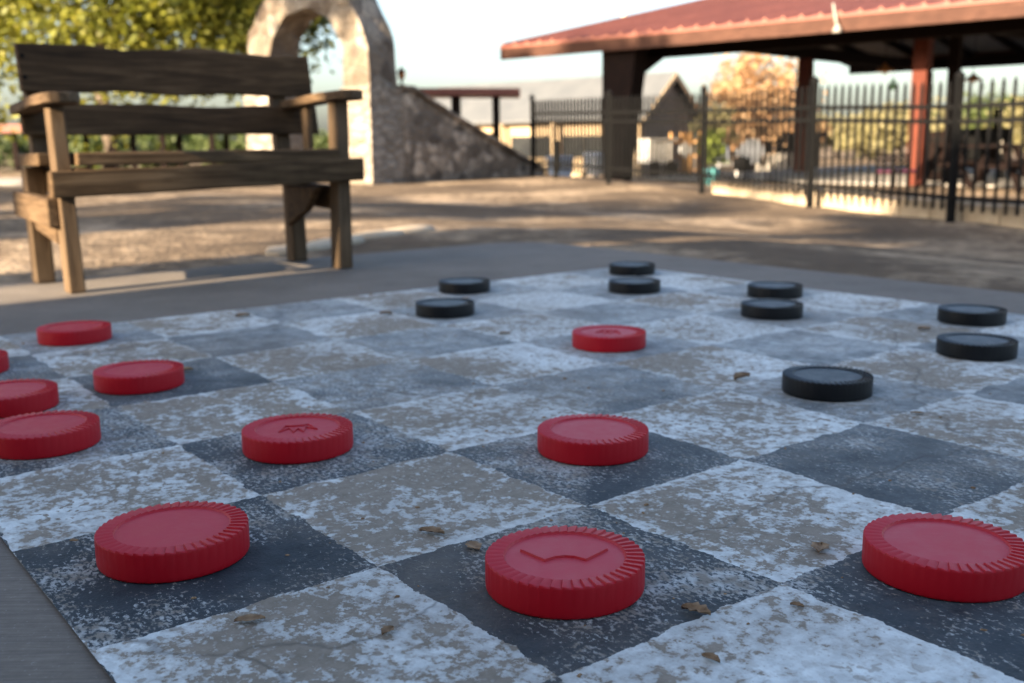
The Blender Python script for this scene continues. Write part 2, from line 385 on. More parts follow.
SC.view_settings.view_transform = 'Standard'; SC.view_settings.look = 'None'; SC.view_settings.gamma = 1
SC.view_settings.exposure = 2.5; SC.view_settings.use_curve_mapping = False
SC.cycles.use_denoising = True; SC.cycles.max_bounces = 6; SC.cycles.sample_clamp_indirect = 6

# ------------------------------------------------------------------ setting: ground, pad, painted board, path
def build_ground():
    n = 230
    def sp(t): return 24 * t + 500 * t ** 5
    xs = [sp(-1 + 2 * i / n) for i in range(n + 1)]; ys = [9 + sp(-1 + 2 * i / n) for i in range(n + 1)]
    bm = NB()
    g = [[bm.verts.new((x, y, tz(x, y))) for x in xs] for y in ys]
    for j in range(n):
        for i in range(n): bm.faces.new((g[j][i], g[j][i + 1], g[j + 1][i + 1], g[j + 1][i]))
    tag(link_mesh('ground', bm, M['dirt'], smooth=True), kind='structure', label='bare packed dirt yard')
build_ground()

def build_pad():
    # outline in squares; far corner cut round
    pts = [(12, -14)]
    pts += [(12, 7.3)]
    cx, cy, r = -8.7, 6.4, .9
    for k in range(9):
        a = math.radians(90 + 90 * k / 8); pts.append((cx + r * math.cos(a), cy + r * math.sin(a)))
    pts += [(-9.6, -14)]
    bm = NB()
    top = [bm.verts.new(W(u, v, 0)) for u, v in pts]
    lip = [bm.verts.new(W(u + (-.03 if u < 0 else .03), v + .03, -.012)) for u, v in pts]
    bot = [bm.verts.new(W(u + (-.03 if u < 0 else .03), v + .03, -.16)) for u, v in pts]
    bm.faces.new(top)
    n = len(pts)
    for ra, rb in ((top, lip), (lip, bot)):
        for k in range(n): bm.faces.new((ra[k], ra[(k + 1) % n], rb[(k + 1) % n], rb[k]))
    bmesh.ops.recalc_face_normals(bm, faces=bm.faces[:])
    tag(link_mesh('concrete_pad', bm, M['concrete']), kind='structure', label='grey concrete pad under the painted board')
build_pad()

bm = NB()
for i in range(8):
    for j in range(8):
        bm.faces.new([bm.verts.new(((i - 6 + a) * CELL, (j - 2 + b) * CELL, 0)) for a, b in ((0, 0), (1, 0), (1, 1), (0, 1))])
bmesh.ops.remove_doubles(bm, verts=bm.verts[:], dist=1e-4)
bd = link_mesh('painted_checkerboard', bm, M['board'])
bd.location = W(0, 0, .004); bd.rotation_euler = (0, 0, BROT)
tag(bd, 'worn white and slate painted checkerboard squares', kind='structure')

# low kerb of flat stones curving away behind the bench
rk = random.Random(5)
kp = [at(300, 246, 5.45), at(338, 240, 5.8), at(375, 234, 6.2), at(408, 230, 6.55)]
klab = ['flat kerb stone seen between the bench legs, left of the rear right leg', 'flat kerb stone behind the right bench legs', 'sunlit flat kerb stone just right of the bench', 'rounded last kerb stone right of the bench, farthest from the pad']
for i, c in enumerate(kp):
    d = (kp[min(i + 1, 3)] - kp[max(i - 1, 0)]); L = .255; bm = NB(); m_ = 9; z0 = tz(c.x, c.y, False)
    ring = [(math.cos(2 * math.pi * k / m_), math.sin(2 * math.pi * k / m_), rk.uniform(.85, 1.1)) for k in range(m_)]
    lv = [[bm.verts.new((x * r * L * f, y * r * .13 * f, z + rk.uniform(-.004, .004))) for x, y, r in ring] for z, f in ((-.08, 1.0), (.006, 1.0), (.018, .9))]
    for a, b in zip(lv, lv[1:]):
        for k in range(m_): bm.faces.new((a[k], a[(k + 1) % m_], b[(k + 1) % m_], b[k]))
    bm.faces.new(lv[-1]); bm.faces.new(lv[0][::-1])
    o = link_mesh('kerb_stone', bm, M['kerb'], smooth=True); o.location = (c.x, c.y, z0); o.rotation_euler = (0, 0, math.atan2(d.y, d.x))
    tag(o, klab[i], 'stone', 'kerb stones behind the bench')

# sunlit path seen beyond the bench
bm = NB()
for a, b in (((-13.0, 15.2), (-6.6, 16.9)),):
    x0, y0 = a; x1, y1 = b
    hexa(bm, [(x0, y0, -.2), (x1, y0, -.2), (x1, y1, -.2), (x0, y1, -.2), (x0, y0, .03), (x1, y0, .03), (x1, y1, .03), (x0, y1, .03)])
tag(link_mesh('path', bm, M['slab'], bevel=.01), kind='structure', label='pale concrete path behind the bench')

# ------------------------------------------------------------------ giant checkers
R0, TH = .097, .040
def disc_mesh(name):
    nk = 46; sub = 5; n = nk * sub; bm = NB()
    K = .0925 / .097
    # radius, height, depth of the teeth there
    prof = [(.0, .0015, 0), (.055, .0015, 0), (.092, .0, 0), (.0958, .0010, .4), (.0968, .003, .2), (.0970, .008, .03), (.0970, .0335, .03), (.0969, .0368, .6), (.0962, .0384, 1.), (.0945, .0388, 1.), (.0765, .0390, .85), (.0746, .0388, .5), (.0738, .0368, .0), (.0725, .0354, 0), (.045, .0356, 0), (0, .0357, 0)]
    prof = [(r * K, z, k) for r, z, k in prof]
    rings = []
    for r, z, k in prof:
        if r == 0: rings.append(bm.verts.new((0, 0, z))); continue
        ring = []
        for q in range(n):
            saw = (1.0, .82, .55, .28, 0.0)[q % sub]
            a = 2 * math.pi * (q - (.55 if q % sub == 0 else .0)) / n
            rr = r + (-.0010 * k * (1 - saw) if r > .086 else 0)
            zz = z - (.0024 * k * (1 - saw) if z > .034 else 0)
            ring.append(bm.verts.new((rr * math.cos(a), rr * math.sin(a), zz)))
        rings.append(ring)
    for a, b in zip(rings, rings[1:]):
        for q in range(n):
            q2 = (q + 1) % n
            if not isinstance(a, list): bm.faces.new((a, b[q2], b[q]))
            elif not isinstance(b, list): bm.faces.new((a[q], a[q2], b))
            else: bm.faces.new((a[q], a[q2], b[q2], b[q]))
    me = bpy.data.meshes.new(name); bm.to_mesh(me); bm.free()
    for p in me.polygons: p.use_smooth = True
    try: me.set_sharp_from_angle(angle=math.radians(24))
    except Exception: pass
    return me

def crown_mesh(name, path, hw, top, closed=False):
    # raised moulded line on the recessed face of a piece
    bm = NB(); P = [Vector((x, y, 0)) for x, y in path]; n = len(P); L = []
    for i, p in enumerate(P):
        a = P[i - 1] if (i or closed) else None; b = P[(i + 1) % n] if (i < n - 1 or closed) else None
        d1 = (p - a).normalized() if a else (b - p).normalized(); d2 = (b - p).normalized() if b else d1
        t = (d1 + d2).normalized(); sd = Vector((-t.y, t.x, 0)); k = hw / max(.45, sd.dot(Vector((-d1.y, d1.x, 0))))
        L.append([bm.verts.new(p + sd * k + Vector((0, 0, .0350))), bm.verts.new(p + sd * k * .55 + Vector((0, 0, top))), bm.verts.new(p - sd * k * .55 + Vector((0, 0, top))), bm.verts.new(p - sd * k + Vector((0, 0, .0350)))])
    for a, b in list(zip(L, L[1:])) + ([(L[-1], L[0])] if closed else []):
        for q in range(3): bm.faces.new((a[q], a[q + 1], b[q + 1], b[q]))
    if not closed: bm.faces.new(L[0]); bm.faces.new(L[-1][::-1])
    bmesh.ops.recalc_face_normals(bm, faces=bm.faces[:])
    me = bpy.data.meshes.new(name); bm.to_mesh(me); bm.free(); return me

dm_red = disc_mesh('checker_body_red'); dm_red.materials.append(M['red_plastic'])
dm_blk = disc_mesh('checker_body_black'); dm_blk.materials.append(M['black_plastic'])
cm_red = crown_mesh('crown_emblem', [(-.0500, .017), (-.0235, -.013), (-.012, -.0045), (0, -.002), (.012, -.0045), (.0235, -.013), (.0500, .017)], .0026, .0384)
cm_small = crown_mesh('small_crown_emblem', [(-.020, -.016), (-.030, .016), (-.013, .000), (-.008, .026), (0, .004), (.008, .026), (.013, .000), (.030, .016), (.020, -.016), (.010, -.013), (0, -.012), (-.010, -.013)], .0024, .0382, True)
cm_small.materials.append(M['red_plastic']); cm_red.materials.append(M['red_plastic'])
reds = [
 (0.544, -0.583, 1, .0, 'red checker with a raised crown outline, nearest the camera at the bottom of the photo'),
 (-0.581, -1.53, 0, .3, 'plain red checker on the front dark square at the left edge of the board'),
 (1.288, 0.527, 0, .7, 'plain red checker at the right photo edge, in front of the bare dark square'),
 (-0.572, 0.554, 0, .1, 'plain red checker alone in mid board, behind the crowned nearest checker'),
 (-1.533, -0.556, 2, 3.4, 'red checker with a crown mark, between the bench side cluster and the middle one'),
 (-2.436, -1.533, 0, .5, 'large red checker cut near the left frame edge, nearest of the left cluster'),
 (-3.39, -1.495, 0, .2, 'red checker cut by the left frame edge, just behind the nearest of the left cluster'),
 (-3.458, -0.709, 0, .9, 'red checker right of the left cluster, with a dry leaf touching its right side'),
 (-5.385, -0.58, 0, .4, 'small distant red checker on the board edge closest to the bench'),
 (-2.455, 2.417, 2, 2.9, 'farthest red checker toward the black ones, with a crown mark, alone in mid board'),
 (-4.637, -1.5, 0, .6, 'red checker of which only a sliver shows at the left frame edge'),
]
blacks = [
 (-0.558, 2.427, 'largest black checker, nearest the camera and alone on the right of the board'),
 (-0.555, 4.137, 'black checker at the right frame edge, the nearer of the pair there'),
 (-1.26, 5.36, 'black checker at the right frame edge, the farther of the pair, on the board edge'),
 (-2.524, 4.388, 'black checker in the middle pair under the fence post, the nearer of the two'),
 (-3.235, 5.33, 'black checker in the middle pair, the farther one, touching the board edge'),
 (-4.47, 2.317, 'leftmost black checker, the nearer of the pair toward the bench'),
 (-5.543, 3.283, 'black checker of the pair toward the bench, the farther one near the white squares'),
 (-4.377, 4.558, 'black checker near the far board corner, the nearer of the pair there'),
 (-5.423, 5.541, 'farthest black checker, at the very far corner of the board'),
]
def checker(u, v, me, crown, rot, label, group):
    t = thing('giant_checker', label, 'checker piece', W(u, v, .0045), rot, group)
    o = bpy.data.objects.new('disc', me); COL.objects.link(o); o.parent = t
    if me is dm_blk: t.scale = (.962, .962, .98)
    if crown:
        c = bpy.data.objects.new('crown_emblem', cm_red if crown == 1 else cm_small); COL.objects.link(c); c.parent = t
for u, v, cr, rt, lb in reds: checker(u, v, dm_red, cr, rt, lb, 'red checkers on the board')
for i, (u, v, lb) in enumerate(blacks): checker(u, v, dm_blk, 0, i * .37, lb, 'black checkers on the board')

# ------------------------------------------------------------------ dry leaves on the board
def ground_at(px, py, z=0.004):
    d = RT * ((px - 512) / F) + DN * ((py - 341.5) / F) + FW
    return CAM + d * ((z - CAM.z) / d.z)
leaf_spots = [(432, 534, .030, 'curled brown leaf on the worn pale square left of the crowned checker'),
 (474, 548, .030, 'dry leaf at the left rim of the nearest crowned checker'),
 (820, 550, .028, 'brown leaf on the pale square left of the right edge red checker'),
 (696, 614, .026, 'brown leaf lying on the front dark square right of the nearest checker'),
 (250, 622, .030, 'tan leaf flake on the bottom left white square'),
 (711, 661, .018, 'small round leaf scrap at the bottom right of the photo'),
 (797, 607, .014, 'tiny dark scrap beside the corner of the right dark square'),
 (388, 633, .017, 'small brown scrap on the white square at bottom centre'),
 (742, 380, .040, 'long brown leaf between the far red checker and the largest black one'),
 (505, 334, .030, 'brown leaf on the worn square left of the far crowned checker'),
 (386, 315, .030, 'small leaf on the board left of the leftmost black checker'),
 (186, 372, .028, 'leaf touching the right side of the red checker near the bench'),
 (243, 317, .034, 'leaf at the board edge by the bench, near the white squares'),
 (466, 299, .03, 'leaf lying between the two black checkers toward the bench'),
 (917, 414, .022, 'leaf scrap on the pale square below the right pair of black checkers'),
 (924, 330, .026, 'tan leaf scrap just left of the right pair of black checkers')]
for px, py, sz, lb in leaf_spots:
    bm = NB(); nseg = 7; rows = []
    cu = random.uniform(.10, .38); asp = random.uniform(.42, .8); sz *= random.uniform(1.0, 1.3); ph = random.uniform(0, 6); lob = random.uniform(.15, .45)
    for i in range(nseg + 1):
        t = i / nseg; wdt = asp * math.sin(math.pi * min(1, t * .97 + .03)) ** .8 * (1 + lob * math.sin(t * 19 + ph)) + .02
        z = cu * .35 * (math.sin(t * 3.1) + .12 * math.sin(9 * t)) * .5 + .06
        rows.append([bm.verts.new(((t - .5) * sz, s * wdt * sz * .5, (z + abs(s) * cu * .55) * sz)) for s in (-1, -.5, 0, .5, 1)])
    for a, b in zip(rows, rows[1:]):
        for k in range(4): bm.faces.new((a[k], a[k + 1], b[k + 1], b[k]))
    o = link_mesh('dry_leaf', bm, M['dryleaf'], smooth=True); o.location = ground_at(px, py, .0046); o.rotation_euler = (0, 0, random.uniform(-1.3, 1.3))
    s = o.modifiers.new('solid', 'SOLIDIFY'); s.thickness = .0006
    tag(o, lb, 'leaf', 'dry leaves on the board')

# grit and leaf crumbs blown over the squares
bm = NB(); rg = random.Random(3)
for k in range(420):
    u, v = rg.uniform(-6.6, 2.4), rg.uniform(-2.6, 6.6); p = W(u, v, .0045); sz = rg.uniform(.0012, .0042) * (1.5 if rg.random() < .1 else 1)
    a = rg.uniform(0, 6.28); e = rg.uniform(.3, .9)
    dx = Vector((math.cos(a), math.sin(a), 0)) * sz; dy = Vector((-math.sin(a), math.cos(a), 0)) * sz * e; dz = Vector((0, 0, sz * rg.uniform(.25, .6)))
    hexa(bm, [p - dx - dy, p + dx * .8 - dy, p + dx + dy * .7, p - dx * .7 + dy, p - dx * .6 - dy * .6 + dz, p + dx * .5 - dy * .6 + dz, p + dx * .7 + dy * .4 + dz * .8, p - dx * .4 + dy * .6 + dz])
tag(link_mesh('grit', bm, M['dryleaf']), 'dark grit and leaf crumbs scattered over the painted squares', 'debris', kind='stuff')

# ------------------------------------------------------------------ timber bench
def rough_board(bm, x0, x1, y0, y1, z0, z1, wav=.006, nx=14, seed=0, lean=0.0, taper=0.0, round_end=0):
    """board along x with uneven natural edges"""
    rows = []
    for i in range(nx + 1):
        t = i / nx; x = lerp(x0, x1, t)
        dz1 = wav * (noise.noise(Vector((t * 4.2, seed, 1))) * 1.6 + .5 * noise.noise(Vector((t * 11, seed, 7))))
        dz0 = wav * .6 * noise.noise(Vector((t * 5, seed, 4)))
        e = 0
        if round_end and i in (0, nx): e = round_end
        a, b = z0 + dz0 + e + taper * t, z1 + dz1 - e + taper * t
        rows.append([bm.verts.new(p) for p in ((x, y0 + lean * (a - z0), a), (x, y1 + lean * (a - z0), a), (x, y1 + lean * (b - z0), b), (x, y0 + lean * (b - z0), b))])
    for a, b in zip(rows, rows[1:]):
        for k in range(4): bm.faces.new((a[k], b[k], b[(k + 1) % 4], a[(k + 1) % 4]))
    bm.faces.new(rows[0]); bm.faces.new(rows[-1][::-1])
    bmesh.ops.recalc_face_normals(bm, faces=bm.faces[:])

bench = thing('park_bench', 'rustic dark timber bench with thick plank back and armrests at the pad edge', 'bench')
bmid = W(-8.2, 1.755, .001); bench.location = bmid
bx = BV; by = -BU
bench.rotation_euler = (0, 0, math.atan2(bx.y, bx.x))
LX0, LX1 = -.553, .553
def bpart(name, fn, mat, bev=.006):
    bm = NB(); fn(bm); bmesh.ops.recalc_face_normals(bm, faces=bm.faces[:]); return link_mesh(name, bm, M[mat], bench, bevel=bev)
# legs and posts (slightly skewed)
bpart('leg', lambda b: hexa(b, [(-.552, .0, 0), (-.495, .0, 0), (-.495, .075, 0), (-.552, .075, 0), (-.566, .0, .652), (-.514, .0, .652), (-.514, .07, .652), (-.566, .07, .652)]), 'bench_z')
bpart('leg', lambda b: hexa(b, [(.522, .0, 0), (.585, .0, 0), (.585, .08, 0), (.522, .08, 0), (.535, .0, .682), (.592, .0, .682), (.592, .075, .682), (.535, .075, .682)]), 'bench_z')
for s in (-1, 1):
    x = .535 * s
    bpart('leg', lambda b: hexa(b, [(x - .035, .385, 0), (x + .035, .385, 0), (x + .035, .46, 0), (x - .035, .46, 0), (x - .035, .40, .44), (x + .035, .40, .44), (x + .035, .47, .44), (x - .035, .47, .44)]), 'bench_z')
    x0_ = x; x = x * (.90 if s < 0 else 1.0)
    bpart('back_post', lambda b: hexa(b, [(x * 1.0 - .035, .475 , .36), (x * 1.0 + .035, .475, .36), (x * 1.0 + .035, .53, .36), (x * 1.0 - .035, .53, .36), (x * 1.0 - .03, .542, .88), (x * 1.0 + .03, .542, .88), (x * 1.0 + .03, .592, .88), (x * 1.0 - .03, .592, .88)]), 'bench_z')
    x = x0_
    def gus(b):
        p = [(.384, .16), (.384, .336), (.09, .336), (.20, .235)]
        lo = [b.verts.new((x - .058 * s, y, z)) for y, z in p]; hi = [b.verts.new((x - .026 * s, y, z)) for y, z in p]
        b.faces.new(lo); b.faces.new(hi[::-1])
        for i in range(4): b.faces.new((lo[i], lo[(i + 1) % 4], hi[(i + 1) % 4], hi[i]))
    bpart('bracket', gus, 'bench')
    bpart('side_stretcher', lambda b: rough_board(b, 0, 1, 0, 1, 0, 1) if 0 else hexa(b, [(x + .042 * s - .02, .02, .235), (x + .042 * s + .02, .02, .235), (x + .042 * s + .02, .52, .255), (x + .042 * s - .02, .52, .255), (x + .042 * s - .02, .02, .335), (x + .042 * s + .02, .02, .335), (x + .042 * s + .02, .52, .350), (x + .042 * s - .02, .52, .350)]), 'bench_y')
    bpart('seat_bearer', lambda b: hexa(b, [(x - .062 * s - .025, .0, .36), (x - .062 * s + .025, .0, .36), (x - .062 * s + .025, .46, .34), (x - .062 * s - .025, .46, .34), (x - .062 * s - .025, .0, .443), (x - .062 * s + .025, .0, .443), (x - .062 * s + .025, .46, .425), (x - .062 * s - .025, .46, .425)]), 'bench_y')
bpart('lower_brace', lambda b: hexa(b, [(-.560, .086, .17), (-.522, .086, .17), (-.522, .384, .21), (-.560, .384, .21), (-.560, .086, .225), (-.522, .086, .225), (-.522, .384, .262), (-.560, .384, .262)]), 'bench_y')
bpart('apron', lambda b: rough_board(b, -.590, .632, -.043, -.003, .338, .430, .004, 12, 3, 0, .026), 'bench_seat')
for k, (y0, y1, z) in enumerate(((-.030, .145, .4465), (.152, .30, .4455), (.307, .455, .4445))):
    bpart('seat_plank', lambda b: rough_board(b, -.495 if k == 0 else -.58, .57 if k != 0 else .530, y0, y1, z, z + .046, .003, 12, 10 + k), 'bench_seat')
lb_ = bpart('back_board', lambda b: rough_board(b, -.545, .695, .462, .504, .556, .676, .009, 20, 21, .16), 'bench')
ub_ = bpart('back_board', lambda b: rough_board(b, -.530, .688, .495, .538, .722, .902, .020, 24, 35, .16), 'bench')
# armrests: slab from the back board forward over the post, rounded and wider in front
def arm(b, s):
    x = .556 if s > 0 else -.525; z = .6545 if s < 0 else .684
    out = []
    prof = [(.50, .045, -.020), (.30, .05, -.010), (.12, .058, .0), (.0, .066, .0), (-.05, .064, .002), (-.085, .045, .004), (-.098, .015, .005)]
    L = [(x + s * .012 - w, y, dz) for y, w, dz in prof]; Rr = [(x + s * .012 + w, y, dz) for y, w, dz in prof][::-1]
    ring = L + Rr
    lo = [b.verts.new((p[0], p[1], z + p[2])) for p in ring]; hi = [b.verts.new((p[0], p[1], z + p[2] + .036)) for p in ring]
    b.faces.new(lo[::-1]); b.faces.new(hi)
    for i in range(len(ring)): b.faces.new((lo[i], lo[(i + 1) % len(ring)], hi[(i + 1) % len(ring)], hi[i]))
for s in (-1, 1): bpart('armrest', lambda b: arm(b, s), 'bench_y')
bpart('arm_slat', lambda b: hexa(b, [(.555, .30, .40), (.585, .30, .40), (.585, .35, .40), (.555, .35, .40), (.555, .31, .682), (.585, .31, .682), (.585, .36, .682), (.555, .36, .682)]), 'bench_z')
for z in (.775, .855):
    bm = NB(); yy = .495 + .16 * (z - .722)
    tube(bm, [(-.515, yy + .004, z), (-.515, yy - .004, z)], .0085, 10); link_mesh('bolt', bm, M['iron'], ub_)

# ------------------------------------------------------------------ stone arch and buttress wall
def arch():
    # oriented so that its front faces left toward the sun
    w = Vector((.80, -.60, 0)); b = Vector((.60, .80, 0))
    c = at(310, 178, 17.0); base = Vector((c.x, c.y, tz(c.x, c.y, False) - .05))
    th = thing('stone_arch', 'tall rounded rubble stone arch standing behind the bench', 'arch', base, math.atan2(w.y, w.x))
    ri, ro, dep = .88, 1.40, .62
    zs = at(322, 66, 17).z - base.z            # springing height
    zi = .0
    bm = NB(); N_ = 22
    inner, outer = [], []
    for k in range(N_ + 1):
        a = math.pi * k / N_
        inner.append((-ri * math.cos(a), zs + ri * math.sin(a)))
        wob = 1 + .025 * noise.noise(Vector((k * .9, 2, 5)))
        outer.append((-ro * wob * math.cos(a), zs + ro * wob * math.sin(a)))
    inner = [(-ri, 0)] + [(-ri, zs * .5)] + inner + [(ri, zs * .5), (ri, 0)]
    outer = [(-ro, 0)] + [(-ro * 1.01, zs * .5)] + outer + [(ro * 1.01, zs * .5), (ro, 0)]
    vf = [[bm.verts.new((x, y, z)) for x, z in pts] for pts in (inner, outer) for y in (0, dep)]
    fi, bi, fo, bo = vf
    for i in range(len(inner) - 1):
        bm.faces.new((fi[i], fo[i], fo[i + 1], fi[i + 1])); bm.faces.new((bi[i + 1], bo[i + 1], bo[i], bi[i]))
        bm.faces.new((fi[i + 1], bi[i + 1], bi[i], fi[i])); bm.faces.new((fo[i], bo[i], bo[i + 1], fo[i + 1]))
    for e in (0, -1): bm.faces.new((fi[e], bi[e], bo[e], fo[e]))
    bmesh.ops.recalc_face_normals(bm, faces=bm.faces[:])
    bmesh.ops.subdivide_edges(bm, edges=bm.edges[:], cuts=3, use_grid_fill=True)
    for v in bm.verts:
        n = noise.noise_vector(v.co * 3.1) * .036; v.co += n
    link_mesh('arch_ring', bm, M['stone_lit'], th)
    # squared plinths round the feet
    zp = at(375, 90, 17.2).z - base.z
    for s in (-1, 1):
        bm = NB(); box(bm, s * 1.14 - .32, s * 1.14 + .32, -.05, dep + .06, 0, zp)
        bmesh.ops.subdivide_edges(bm, edges=bm.edges[:], cuts=5, use_grid_fill=True)
        for v in bm.verts: v.co += noise.noise_vector(v.co * 4 + Vector((s * 9, 0, 0))) * .02
        link_mesh('plinth', bm, M['stone_base'], th)
    # buttress wall running back from the right foot
    st = base + w * 1.30 + b * (dep + .064)
    bw = thing('stone_buttress_wall', 'sloping rubble stone wall falling away to the right of the arch', 'wall', (st.x, st.y, base.z), math.atan2(b.y, b.x))
    bm = NB(); L = 3.95; h0 = at(395, 96, 17.6).z - base.z; n = 16
    rows = []
    for i in range(n + 1):
        t = i / n; h = h0 * (1 - max(0, (t - .06) / .94) ** .93) + .04
        h += .02 * noise.noise(Vector((t * 9, 0, 0)))
        rows.append([bm.verts.new((t * L, y, z)) for y, z in ((.17, -.3), (-.17, -.3), (-.17, h * .33), (-.17, h * .66), (-.15, h), (.15, h), (.17, h * .5))])
    for a, c_ in zip(rows, rows[1:]):
        for k in range(7): bm.faces.new((a[k], c_[k], c_[(k + 1) % 7], a[(k + 1) % 7]))
    bm.faces.new(rows[0]); bm.faces.new(rows[-1][::-1])
    bmesh.ops.recalc_face_normals(bm, faces=bm.faces[:])
    link_mesh('wall_body', bm, M['stone_wall'], bw)
    bm = NB(); rows = []
    for i in range(n + 1):
        t = i / n; h = h0 * (1 - max(0, (t - .06) / .94) ** .93) + .04 + .025
        rows.append([bm.verts.new((t * L, y, z)) for y, z in ((-.21, h), (.21, h), (.21, h + .06), (-.21, h + .06))])
    for a, c_ in zip(rows, rows[1:]):
        for k in range(4): bm.faces.new((a[k], c_[k], c_[(k + 1) % 4], a[(k + 1) % 4]))
    bm.faces.new(rows[0]); bm.faces.new(rows[-1][::-1]); bmesh.ops.recalc_face_normals(bm, faces=bm.faces[:])
    link_mesh('coping', bm, M['stone_wall'], bw)
    # little lantern on the wall head beside the arch
    p = st + b * .16; zt = base.z + h0 + .12
    ln = thing('lantern', 'small dark lantern with an amber pane on top of the sloping stone wall', 'lantern', (p.x, p.y, zt))
    bm = NB(); lathe(bm, [(.05, 0), (.05, .02), (.02, .03), (.02, .10), (.045, .11)], 10); link_mesh('stand', bm, M['iron'], ln)
    bm = NB(); lathe(bm, [(.045, .11), (.06, .2), (.06, .21)], 8); link_mesh('pane', bm, M['copper'], ln)
    bm = NB(); lathe(bm, [(.08, .212), (.03, .26), (.01, .3)], 8); link_mesh('cap', bm, M['iron'], ln)
arch()

# ------------------------------------------------------------------ iron fence
def fence():
    posts = [(532, 18.8, 98, .034), (609, 16.4, 94, .034), (704, 14.2, 90, .034), (815, 11.9, 82, .034), (960, 10.0, 77, .034), (1135, 8.6, 62, .034), (1330, 7.4, 40, .034)]
    P = []
    root = None
    for px, Y, top, r in posts:
        t = at(px, top, Y); P.append((Vector((t.x, t.y, tz(t.x, t.y, False))), t.z, r))
    root = thing('iron_fence', 'black iron picket fence in front of the red roofed pavilion', 'fence', (P[0][0].x, P[0][0].y, 0))
    o0 = Vector((P[0][0].x, P[0][0].y, 0))
    for b_, zt, r in P:
        bm = NB(); q = b_ - o0
        box(bm, q.x - r, q.x + r, q.y - r, q.y + r, b_.z - .15, zt)
        lathe(bm, [(r * 1.5, 0), (r * 1.5, .02), (r * .6, .05), (.005, .07)], 8, (q.x, q.y, zt + .001))
        link_mesh('post', bm, M['iron'], root)
    for (a, za, ra), (b_, zb, rb) in zip(P, P[1:]):
        bm = NB(); d = (b_ - a); L = d.length; dn = d.normalized()
        def pt(t, h):  # t along, h fraction of height between ground and post top
            g = lerp(a.z, b_.z, t); tp = lerp(za, zb, t); p = a.lerp(b_, t) - o0
            return Vector((p.x, p.y, lerp(g, tp, h)))
        e = .03 / L
        for h in (.80, .70, .18): beam(bm, pt(e, h), pt(1 - e, h),   .035, .042)
        n = max(2, round(L / .118))
        for k in range(1, n):
            t = k / n; p0, p1 = pt(t, .09), pt(t, .945)
            pr = .0195 if a.y > 14.5 else .0175; tube(bm, [p0, p1, p1 + Vector((0, 0, .05))], [pr, pr, .003], 6)
        link_mesh('picket_panel', bm, M['iron'], root)
    kerb = NB(); pk = [p_[0] for p_ in P[2:]]; dirv = Vector((.912, .41, 0)) * .16
    for a, b_ in zip(pk, pk[1:]):
        n = max(2, round((b_ - a).length / .45)); q0 = None
        for k in range(n):
            p0, p1 = a.lerp(b_, k / n) + dirv, a.lerp(b_, (k + .965) / n) + dirv; w_ = Vector((.912, .41, 0)) * .13; hh = .19 + .02 * math.sin(k * 2.1)
            hexa(kerb, [p0 + Vector((0, 0, -.15)), p1 + Vector((0, 0, -.15)), p1 + w_ + Vector((0, 0, -.15)), p0 + w_ + Vector((0, 0, -.15)), p0 + Vector((0, 0, hh)), p1 + Vector((0, 0, hh)), p1 + w_ + Vector((0, 0, hh)), p0 + w_ + Vector((0, 0, hh))])
    ko = link_mesh('stone_edging', kerb, M['kerb'], bevel=.015); tag(ko, 'low tan stone kerb running along the foot of the iron fence on the right', 'kerb')
    # short post standing by the left end of the fence
    p = at(556, 140, 18.2); z0 = tz(p.x, p.y, False)
    bm = NB(); lathe(bm, [(.045, -.1), (.045, p.z - z0 - .06), (.06, p.z - z0 - .05), (.06, p.z - z0 - .02), (.02, p.z - z0)], 10)
    o = link_mesh('bollard', bm, M['iron']); o.location = (p.x, p.y, z0); tag(o, 'short black bollard next to the left end of the iron fence', 'bollard')
fence()

